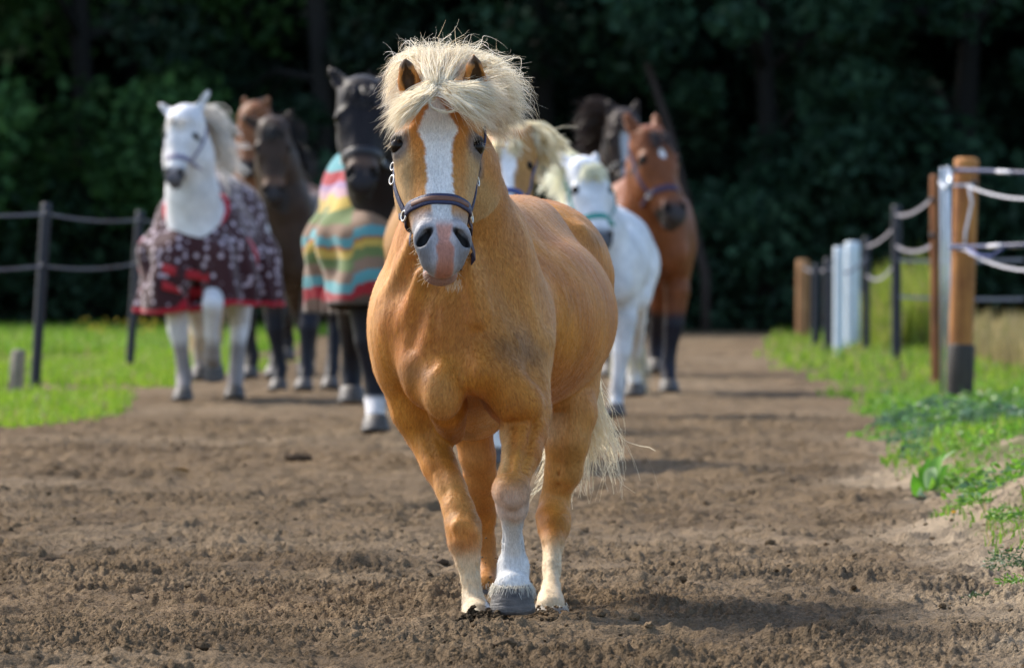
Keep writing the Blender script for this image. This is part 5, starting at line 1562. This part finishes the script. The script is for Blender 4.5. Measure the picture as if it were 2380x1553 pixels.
def build_horse(name, label, H, base, yaw, poll_w, nose_w, coat, legs, mane=None, halter=None, face=None, legcol=None, ears=None, muzzle=(.05, .045, .05), rug=None, chest_w=1.0, belly_w=1.0,
                roll=0.0, step=.0165, tail=None, socks=None, eye_patch=None, back_col=None, neck_r=1.0):
    base = np.array([base[0], base[1], 0.0])
    root = empty(name, base, yaw); tag(root, label, 'horse', 'horses trotting along the track')
    inv = lambda w: rotz(np.array(w, float) - base, -yaw)
    T = lambda x, y, z: np.array([x * H, y * H, z * H])
    poll = inv(poll_w); nose = inv(nose_w)
    hd = nose - poll
    sc = np.linalg.norm(hd) / .525
    h = HeadFrame(poll, nose, roll, sc)
    lo = np.minimum(np.array([-.33 * H, -.75 * H, -.02]), np.minimum(poll, nose) - .22 * sc)
    hi = np.maximum(np.array([.33 * H, .80 * H, 1.12 * H]), np.maximum(poll, nose) + .24 * sc)
    f = Sdf(np.arange(lo[0], hi[0], step), np.arange(lo[1], hi[1], step), np.arange(lo[2], hi[2], step))
    def trunk(g, inf=0.0):
        g.ell(T(0, .02, .71), (.205 * H * belly_w + inf, .44 * H + inf, .205 * H + inf), None, .05)
        g.ell(T(0, -.34, .70), (.165 * H * chest_w + inf, .20 * H + inf, .19 * H + inf), None, .05)
        for s in (-1, 1):
            g.ell(T(s * .105 * chest_w, -.32, .70), (.085 * H + inf, .15 * H + inf, .20 * H + inf), None, .05)
            g.ell(T(s * .085 * belly_w, .40, .77), (.125 * H + inf, .20 * H + inf, .185 * H + inf), None, .05)
        g.cap(T(0, -.22, .90), T(0, .34, .885), .085 * H + inf, .12 * H + inf, .06)
    trunk(f)
    for s in (-1, 1):
        f.ell(T(s * .068 * chest_w, -.49, .63), (.075 * H, .07 * H, .10 * H), None, .05)
        f.cap(T(s * .11, .42, .72), T(s * .115, .30, .56), .13 * H, .085 * H, .05)
    # neck
    c0 = T(0, -.34, .80); c1 = T(0, -.42, .74); jaw = h.p(.10, 0, -.10)
    crest = h.p(.02, 0, -.10)
    for u0, u1 in ((0, .35), (.35, .7), (.7, 1)):
        A_ = lambda u: c1 * (1 - u) + jaw * u
        B_ = lambda u: c0 * (1 - u) + crest * u
        r = lambda u: ((.155 * (1 - u) + .085 * u) * H * neck_r) if u < .7 else (.155 * (1 - u) + .085 * u) * H
        f.cap(A_(u0), A_(u1), r(u0), r(u1), .05); f.cap(B_(u0), B_(u1), r(u0) * .8, r(u1) * .8, .05)
    head_prims(f, h, nostril=True)
    ears = ears or (dict(out=.35, back=.1, fwd=1), dict(out=.35, back=.1, fwd=1))
    for s, e in zip((-1, 1), ears):
        b = h.p(.015, s * .065, -.075)
        up = -h.A; dr = up + h.S * s * e['out'] - h.N * e['back']; dr /= np.linalg.norm(dr)
        fc = h.N * e['fwd'] + h.S * s * .5
        ear_prims(f, b, b + dr * e.get('len', .155) * sc, fc, 1.15 * sc)
    hoofs = []
    for s, key in zip((-1, 1, -1, 1), legs):
        J = [T(s * x, y, z) for x, y, z in LEGS[key]]
        Rr = R_FORE if 'fore' in key else R_HIND
        k0 = T(s * .10, -.34, .66) if 'fore' in key else T(s * .11, .38, .68)
        pts = [k0] + J[:3]
        f.chain([k0, J[0], J[1]], [(.085 if 'fore' in key else .12) * H, Rr[0] * H, Rr[1] * H], .04)
        f.chain(J[1:], [r * H for r in Rr[1:]], .015)
        dn = J[5] - J[4]; dn /= np.linalg.norm(dn)
        dn = dn * .5 + np.array([0, 0, -1]) * .8; dn /= np.linalg.norm(dn)
        hoofs.append((J[5] + dn * .004, dn, J[5][2]))
    V, Q = f.mesh(); V = lsmooth(V, Q, 1, .4)
    t, s_, n_ = h.coords(V)
    col = np.tile(np.array(coat, float), (len(V), 1))
    nb = noise3(V, 5, 17)
    col = col * (.80 + .32 * nb + .16 * (noise3(V, 14, 27) - .5))[:, None]
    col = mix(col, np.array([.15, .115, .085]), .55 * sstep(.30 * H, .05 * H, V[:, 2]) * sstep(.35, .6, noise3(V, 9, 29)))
    if back_col is not None: col = mix(col, np.array(back_col), sstep(.78 * H, .95 * H, V[:, 2]) * sstep(-.2 * H, .1 * H, V[:, 1]))
    if legcol is not None:
        lz, lc = legcol
        col = mix(col, np.array(lc), sstep(lz * H + .05, lz * H - .05, V[:, 2]))
    if socks:
        for side, fore, zz, sc_c in socks:
            m_ = (V[:, 0] * side > 0) & ((V[:, 1] < 0) == fore)
            col = mix(col, np.array(sc_c), np.where(m_, sstep(zz * H + .015, zz * H - .015, V[:, 2]), 0))
    hm = (t > -.1) & (t < 1.1) & (n_ > -.25) & (np.abs(s_) < .16) & ((t < .55) | ((n_ > -.15) & (np.abs(s_) < .10)))
    W = lambda x: np.where(hm, np.clip(x, 0, 1), 0)
    if face is not None: col = face(col, t, s_, n_, W)
    if muzzle is not None: col = mix(col, np.array(muzzle), W(sstep(.66, .80, t)))
    de = np.sqrt(((t - .287) * .553 / .026) ** 2 + ((np.abs(s_) - .112) / .020) ** 2)
    col = mix(col, np.array([.02, .018, .018]), W(sstep(1.1, .6, de) * .85))
    for sg in (-1, 1):
        dn_ = np.sqrt(((t - .79) * .553 / .030) ** 2 + ((s_ - sg * .049) / .019) ** 2)
        col = mix(col, np.array([.015, .013, .013]), W(sstep(1.05, .8, dn_)))
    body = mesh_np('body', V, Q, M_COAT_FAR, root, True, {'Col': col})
    bvh = BVHTree.FromPolygons(V.tolist(), Q.tolist())
    for sg in (-1, 1):
        eye_part(h, sg, root, M_EYE, (0, 0, 0))
    for c, dn, z in hoofs:
        o = hoof_part(c, dn, (0, -1, 0), .040 * H, .050 * H, .055 * H, root, M_HOOF, (0, 0, 0))
    if halter is not None:
        build_halter(h, bvh, root, halter, (0, 0, 0), M_METAL, None, False, .032)
    rg = np.random.default_rng(int(abs(base[0]) * 1000) + 5)
    if mane is not None:
        mc, md, hm_mat, wind, ln, nst = mane
        # roots along the crest, from between the ears to the withers
        wt = T(0, -.26, .97); cr = h.p(-.02, 0, -.13)
        up_of = lambda u: cr * (1 - u) + wt * u
        g = 6
        us = np.linspace(0, .9, g)
        nd = (cr - wt); nd /= np.linalg.norm(nd)
        crestn = np.array([0, 1.0, 0]) * .4 + np.array([0, 0, 1.0]) * .6
        rows = [[], [], [], []]
        wv = np.array(wind, float)
        for u in us:
            r0 = up_of(u) + crestn * (.075 + .03 * u) * H * .7
            side = 1 if wv[0] >= 0 else -1
            rows[0].append(r0); rows[1].append(r0 + (crestn * .35 + wv * .25) * ln); rows[2].append(r0 + (crestn * .15 + wv * .8) * ln + np.array([0, -.02, -.05]) * ln); rows[3].append(r0 + (wv * 1.15) * ln + np.array([0, 0, -.45]) * ln * (1 - .6 * max(0, wv[2])))
        C1 = hair_group(rows[0], rows[1], rows[2], rows[3], nst, rg, spread=(.012, .025, .04, .05), amp=.02, m=9, nclump=45)
        # forelock
        b = h.p(.0, 0, -.06)
        fl_ = hair_group([h.p(.0, -.03, -.055), h.p(.0, .03, -.055)], [h.p(.02, -.05, .01), h.p(.02, .05, .01)], [h.p(.10, -.06, .03), h.p(.10, .06, .03)], [h.p(.22, -.075, .01), h.p(.20, .085, .01)], nst // 3, rg, spread=(.01, .015, .015, .02), amp=.01, m=9, nclump=24)
        C = np.concatenate([C1, fl_]); nS = len(C)
        cc = np.array(mc) + rg.random((nS, 1)) * (np.array(md) - np.array(mc))
        strands('mane', C, .0042 * (.6 + .8 * rg.random(nS)), hm_mat, root, cc, (0, 0, 0), .3)
    if tail is not None:
        tc_, tm, sway = tail
        d0 = T(0, .60, .86)
        C = hair_group([d0 + [-.02, 0, 0], d0 + [.02, 0, 0]], [T(-.02 + sway * .2, .74, .80), T(.02 + sway * .2, .74, .80)], [T(-.05 + sway * .6, .74, .5), T(.05 + sway * .6, .74, .5)], [T(-.06 + sway, .68, .16), T(.06 + sway, .68, .16)], 420, rg, spread=(.01, .03, .04, .05), amp=.02, m=9, nclump=30)
        strands('tail', C, .004, tm, root, np.array(tc_) * (.75 + .5 * rg.random((420, 1))), (0, 0, 0), .3)
    if rug is not None:
        rug(root, T, H, h, trunk, step)
    return root, h

def face_blaze(w0, col_b, t1=.75, t0=.08):
    def fn(col, t, s, n, W):
        bw = np.interp(t, [t0, .22, .35, .6, t1], [.3 * w0, 1.3 * w0, w0, .9 * w0, .9 * w0])
        return mix(col, np.array(col_b), W(sstep(bw + .004, bw - .004, np.abs(s)) * sstep(t0 - .02, t0 + .02, t) * sstep(t1 + .03, t1 - .02, t) * (n > -.06)))
    return fn
def face_star(t0, r, col_b):
    def fn(col, t, s, n, W):
        q = np.sqrt(((t - t0) * .553 / (r * 1.5)) ** 2 + (s / r) ** 2)
        return mix(col, np.array(col_b), W(sstep(1.15, .85, q) * (n > -.06)))
    return fn
def face_tint(c, t0, t1, k=.8):
    def fn(col, t, s, n, W): return mix(col, np.array(c), W(k * sstep(t0, t0 + .1, t) * sstep(t1, t1 - .1, t) * (n > -.09)))
    return fn

# ---- rugs
def rug_mat(kind):
    m, nt, b = new_mat('rug_' + kind); L = nt.links.new
    at = N(nt, 'ShaderNodeAttribute', attribute_name='Col'); tc = N(nt, 'ShaderNodeTexCoord')
    if kind == 'dotted':
        vo = N(nt, 'ShaderNodeTexVoronoi', Scale=17.0); vo.inputs['Randomness'].default_value = .6
        L(tc.outputs['Object'], vo.inputs['Vector'])
        mr = N(nt, 'ShaderNodeMapRange'); mr.inputs[1].default_value = .345; mr.inputs[2].default_value = .285; L(vo.outputs['Distance'], mr.inputs[0])
        al = N(nt, 'ShaderNodeMath', operation='MULTIPLY'); L(mr.outputs[0], al.inputs[0])
        am = N(nt, 'ShaderNodeAttribute', attribute_name='Dots'); L(am.outputs['Fac'], al.inputs[1])
        mx = N(nt, 'ShaderNodeMix', data_type='RGBA'); L(al.outputs[0], mx.inputs[0]); L(at.outputs['Color'], mx.inputs[6]); mx.inputs[7].default_value = rgba((.50, .41, .47))
        L(mx.outputs[2], b.inputs['Base Color'])
    else:
        L(at.outputs['Color'], b.inputs['Base Color'])
    b.inputs['Roughness'].default_value = .85; b.inputs['Sheen Weight'].default_value = .3; b.inputs['Specular IOR Level'].default_value = .15
    nz = N(nt, 'ShaderNodeTexNoise', Scale=300.0); L(tc.outputs['Object'], nz.inputs['Vector'])
    bp = N(nt, 'ShaderNodeBump', Strength=.3, Distance=.004); L(nz.outputs['Fac'], bp.inputs['Height']); L(bp.outputs['Normal'], b.inputs['Normal'])
    return m

def rug_shell(root, T, H, h, trunk, step, hem, neck_c, neck_r, neck_dir, flare, name, mat, colfn, zv):
    st = .0135
    lo = T(-.42, -.72, .30); hi = T(.42, .72, 1.12)
    g = Sdf(np.arange(lo[0], hi[0], st), np.arange(lo[1], hi[1], st), np.arange(lo[2], hi[2], st))
    trunk(g, .022)
    for s in (-1, 1):                    # the cloth hangs straight down the sides and over the breast
        g.cap(T(s * .16, -.40, .66), T(s * (.16 + flare), -.42, .40), .095 * H, .080 * H, .06)
        g.cap(T(s * .19, .0, .62), T(s * (.20 + flare), .0, .36), .085 * H, .075 * H, .06)
        g.cap(T(s * .19, .40, .66), T(s * (.19 + flare), .44, .36), .085 * H, .075 * H, .06)
    g.cap(T(-.10, -.50, .64), T(-.11, -.50, .44), .09 * H, .085 * H, .06); g.cap(T(.10, -.50, .64), T(.11, -.50, .44), .09 * H, .085 * H, .06)
    g.ell(T(0, .0, .40), (.22 * H, .46 * H, .20 * H), None, .06)
    X, Y, Z = np.meshgrid(g.xs, g.ys, g.zs, indexing='ij')
    # folds in the hanging cloth
    g.F += (.024 * np.sin(np.arctan2(X, Y + .1) * 13.0 + Z * 6 + 1.5 * np.sin(Z * 9 + X * 7)) + .012 * np.sin(np.arctan2(X, Y + .1) * 29.0 - Z * 9)) * sstep(.85 * H, .45 * H, Z)
    Fo = np.maximum(g.F - .004, -(g.F + .026))
    hz = hem(X / H, Y / H) * H
    Fo = np.maximum(Fo, hz - Z)
    nc = np.array(neck_c) * H; nd = np.array(neck_dir, float); nd /= np.linalg.norm(nd)
    q = [X - nc[0], Y - nc[1], Z - nc[2]]; pr = q[0] * nd[0] + q[1] * nd[1] + q[2] * nd[2]
    dist = np.sqrt(np.maximum((q[0] - pr * nd[0]) ** 2 + (q[1] - pr * nd[1]) ** 2 + (q[2] - pr * nd[2]) ** 2, 0))
    # the opening narrows to a point low on the breast
    rr = neck_r * H * np.clip((Z / H - zv) / .22, .0, 1.7) ** .75
    Fo = np.maximum(Fo, np.where((Y < -.05 * H), rr - dist, -1))
    g.F = Fo.astype(np.float32)
    V, Q = g.mesh(); V = lsmooth(V, Q, 2, .5)
    hz = V[:, 2] - hem(V[:, 0] / H, V[:, 1] / H) * H
    q = V - nc; pr = q @ nd; dist = np.linalg.norm(q - pr[:, None] * nd, axis=1)
    rr = neck_r * H * np.clip((V[:, 2] / H - zv) / .22, .0, 1.7) ** .75
    dn = np.where(V[:, 1] < -.05 * H, dist - rr, 1)
    col, dots = colfn(V, hz, dn, H)
    o = mesh_np(name, V, Q, mat, root, True, {'Col': col, 'Dots': dots})
    return o, V, Q

M_RUG_D = rug_mat('dotted'); M_RUG_S = rug_mat('striped')
M_RED = simple_mat('strap_red', (.42, .012, .022), rough=.7, var=.2, scale=50)
def rug_dotted(root, T, H, h, trunk, step):
    def col(V, hz, dn, H):
        c = np.tile(np.array([.052, .018, .022]), (len(V), 1)); d = np.ones(len(V))
        red = np.array([.50, .018, .040])
        e = np.maximum(sstep(.040, .030, hz), sstep(.036, .026, dn))
        # binding of the overlapping front flap and the darts
        x = V[:, 0] / H; y = V[:, 1] / H; z = V[:, 2] / H
        fr = y < -.25
        e = np.maximum(e, fr * sstep(.024, .014, np.abs(x - (.02 - .9 * np.maximum(0, .50 - z) ** 1.0 * (z < .5)))) * (z < .52))
        e = np.maximum(e, sstep(.018, .010, np.abs(y + .36 + .3 * (z - .5))) * (np.abs(x) > .16) * (z < .72))
        return mix(c, red, e), d * (1 - e)
    hem = lambda x, y: .405 + 0 * x + .02 * np.sin(x * 9)
    o, V, Q = rug_shell(root, T, H, h, trunk, step, hem, (0.0, -.46, .80), .140, (0, -.55, .75), .022, 'rug', M_RUG_D, col, .635)
    o['label'] = 'maroon rug with pale dots and red binding'
    bv = BVHTree.FromPolygons(V.tolist(), Q.tolist())
    for (x0, z0, x1, z1) in ((-.13, .585, .07, .545), (-.13, .515, .06, .470)):
        pts = []; nor = []
        for i in range(10):
            u = i / 9; a = T(x0 + (x1 - x0) * u, -1.0, z0 + (z1 - z0) * u)
            hit = bv.ray_cast(Vector(a), Vector((0, 1, 0)), 2.0)
            pts.append((np.array(hit[0]) if hit[0] is not None else T(a[0] / H, -.60, a[2] / H)) + [0, -.006, 0]); nor.append([0, -1.0, 0])
        strap_mesh('chest_strap', np.array(pts), np.array(nor), (0, 0, 1), .060, .008, M_RED, o, (0, 0, 0))

def rug_striped(root, T, H, h, trunk, step):
    pal = {'teal': (.10, .30, .33), 'red': (.33, .022, .032), 'purple': (.30, .20, .34), 'pink': (.48, .30, .34), 'yellow': (.52, .37, .085), 'green': (.14, .19, .07), 'tan': (.24, .155, .105), 'brown': (.11, .065, .045), 'orange': (.36, .11, .025)}
    seq = [(1.10, 'teal'), (.888, 'red'), (.850, 'purple'), (.830, 'pink'), (.805, 'yellow'), (.757, 'green'), (.718, 'tan'), (.676, 'teal'), (.642, 'orange'), (.632, 'yellow'), (.603, 'green'), (.566, 'tan'), (.527, 'teal'), (.487, 'red'), (.448, 'brown'), (.30, 'brown')]
    edges = np.array([e for e, _ in seq]); cols = np.array([pal[k] for _, k in seq])
    def col(V, hz, dn, H):
        x_ = V[:, 0] / H; z = V[:, 2] / H - .03 * np.abs(x_) + .010 * np.sin(x_ * 31 + V[:, 1] * 6) + .03 * sstep(-.13, -.15, x_) - .012 + .02 * (noise3(V, 5, 77) - .5)
        c = np.tile(cols[0], (len(V), 1))
        for e, q in zip(edges[1:], cols[1:]):
            c = np.where((z < e)[:, None], q, c)
        edge = sstep(.03, .02, np.minimum(hz, dn))
        return mix(c, np.array([.075, .06, .045]), edge), 0 * z
    hem = lambda x, y: .395 + .05 * np.abs(x) * 0 + .035 * sstep(-.25, -.55, y)
    o, V, Q = rug_shell(root, T, H, h, trunk, step, hem, (0.04, -.44, .80), .175, (0, -.55, .75), -.01, 'rug', M_RUG_S, col, .665)
    o['label'] = 'rug with horizontal teal, yellow, green and red stripes'

def horse(chest_px, d, yaw_deg, H, poll, nose, dn=.12, dp=-.35, **kw):
    yaw = -math.radians(yaw_deg)                             # positive yaw_deg: the rump swings to the picture's right
    fwd = np.array([math.sin(yaw), -math.cos(yaw)])
    c = P(chest_px, 0, d)
    base = np.array([c.x, c.y]) - fwd * .50 * H
    pd = d + dp * H * .3
    return build_horse(H=H, base=base, yaw=yaw, poll_w=P(poll[0], poll[1], pd), nose_w=P(nose[0], nose[1], pd - dn), **kw)

WHITE = (.72, .72, .74)
M_HALTER_GREY = simple_mat('halter_violet', (.16, .14, .24), rough=.6); M_HALTER_BLACK = simple_mat('halter_black', (.02, .018, .02), rough=.45); M_HALTER_TEAL = simple_mat('halter_teal', (.02, .28, .24), rough=.6)
M_HALTER_BLUE = simple_mat('halter_blue', (.05, .07, .2), rough=.6); M_HALTER_PURPLE = simple_mat('halter_purple', (.045, .025, .06), rough=.6)
EARS_UP = (dict(out=.25, back=.05, fwd=1), dict(out=.25, back=.05, fwd=1))

horse(452, 51.2, 4, 1.52, (424, 262), (398, 428), dn=.20, name='horse', label='white horse wearing a maroon dotted rug with red straps, left of the group', coat=WHITE,
      legs=('fore_down', 'fore_lift', 'hind_back', 'hind_fwd'), mane=((.60, .56, .50), (.85, .83, .80), M_MANE, (.75, -.1, .1), .30, 700), halter=M_HALTER_GREY, muzzle=(.10, .095, .11),
      neck_r=.86, ears=(dict(out=.38, back=-.1, fwd=1, len=.235), dict(out=1.25, back=.1, fwd=1, len=.19)), tail=((.66, .54, .36), M_MANE, -.10), rug=rug_dotted, legcol=(.26, (.30, .27, .26)), roll=math.radians(3))
horse(668, 55.5, 8, 1.45, (634, 288), (636, 474), dn=.15, name='horse', label='dark brown horse with lowered head beside the maroon rug', coat=(.046, .027, .018),
      legs=('fore_down', 'fore_reach', 'hind_back', 'hind_fwd'), mane=((.012, .011, .012), (.04, .036, .036), M_HAIR_DARK, (.55, -.05, .1), .26, 500), face=face_tint((.16, .085, .05), .58, .80), ears=(dict(out=.5, back=.3, fwd=1), dict(out=1.6, back=.2, fwd=1)),
      legcol=(.40, (.014, .015, .022)), back_col=(.12, .06, .03), muzzle=(.035, .03, .03))
horse(600, 61.5, 10, 1.62, (584, 256), (568, 408), dn=.15, name='horse', label='reddish bay horse mostly hidden behind the dark brown horse', coat=(.20, .075, .028),
      legs=('fore_down', 'fore_reach', 'hind_back', 'hind_fwd'), mane=((.02, .018, .02), (.07, .06, .06), M_HAIR_DARK, (.3, -.1, .2), .20, 400), ears=EARS_UP, legcol=(.45, (.02, .016, .016)), muzzle=(.03, .025, .025))
horse(918, 41.6, -3, 1.63, (842, 192), (842, 446), dn=.30, name='horse', label='tall black brown horse wearing a striped rug just behind the golden pony', coat=(.014, .011, .012),
      legs=('fore_down', 'fore_lift', 'hind_back', 'hind_fwd'), mane=((.012, .010, .012), (.035, .030, .034), M_HAIR_DARK, (.35, -.1, .2), .20, 500), halter=M_HALTER_BLACK, face=face_tint((.12, .07, .045), .60, .84), neck_r=.92, ears=(dict(out=.75, back=.1, fwd=1, len=.19), dict(out=.6, back=.1, fwd=1)),
      socks=((-1, True, .125, (.72, .70, .70)),), legcol=(.42, (.012, .013, .020)), muzzle=(.02, .017, .018), rug=rug_striped)
horse(1112, 34.7, -5, 1.40, (1184, 318), (1176, 520), dn=.28, name='horse', label='chestnut horse with white blaze and flaxen mane peeping over the golden pony', coat=(.40, .20, .06),
      legs=('fore_lift', 'fore_down', 'hind_fwd', 'hind_back'), mane=((.80, .70, .46), (.95, .90, .72), M_MANE, (.55, -.18, .16), .34, 2300), halter=M_HALTER_BLUE, face=face_blaze(.034, (.78, .78, .78)),
      socks=((-1, True, .30, (.72, .70, .66)), (1, True, .30, (.72, .70, .66)), (1, False, .3, (.7, .68, .62)), (-1, False, .3, (.7, .68, .62))), ears=EARS_UP, muzzle=(.22, .20, .21), tail=((.7, .6, .4), M_MANE, .1))
horse(1400, 46.2, 3, 1.28, (1370, 376), (1408, 580), dn=.20, name='horse', label='white pony with teal halter and cream forelock behind the golden rump', coat=(.74, .75, .78),
      legs=('fore_lift', 'fore_down', 'hind_fwd', 'hind_back'), mane=((.84, .82, .64), (.95, .95, .85), M_MANE, (-.5, -.35, .0), .30, 1200), halter=M_HALTER_TEAL, ears=(dict(out=.5, back=.5, fwd=1), dict(out=.5, back=.5, fwd=1)), muzzle=(.09, .09, .10), tail=((.7, .66, .5), M_MANE, .1))
horse(1440, 62.5, 6, 1.66, (1452, 272), (1458, 450), dn=.15, name='horse', label='dark horse with tossed black mane between the white pony and the bay', coat=(.035, .022, .018),
      legs=('fore_down', 'fore_reach', 'hind_back', 'hind_fwd'), mane=((.022, .015, .014), (.085, .05, .035), M_HAIR_DARK, (-.75, -.1, .35), .42, 900), face=face_blaze(.03, (.42, .44, .48)), ears=EARS_UP, muzzle=(.03, .025, .025), halter=M_HALTER_BLACK)
horse(1528, 54.6, -4, 1.58, (1524, 302), (1582, 520), dn=.26, name='horse', label='bay horse with white star turning its head right, rightmost of the herd', coat=(.205, .064, .021),
      legs=('fore_reach', 'fore_down', 'hind_fwd', 'hind_back'), mane=((.025, .018, .018), (.07, .045, .04), M_HAIR_DARK, (.1, -.2, .1), .16, 400), halter=M_HALTER_PURPLE, face=face_star(.24, .019, (.75, .72, .74)), ears=(dict(out=.2, back=.1, fwd=1), dict(out=.2, back=.1, fwd=1)),
      legcol=(.36, (.018, .018, .028)), muzzle=(.045, .035, .033), tail=((.02, .016, .016), M_HAIR_DARK, -.08))
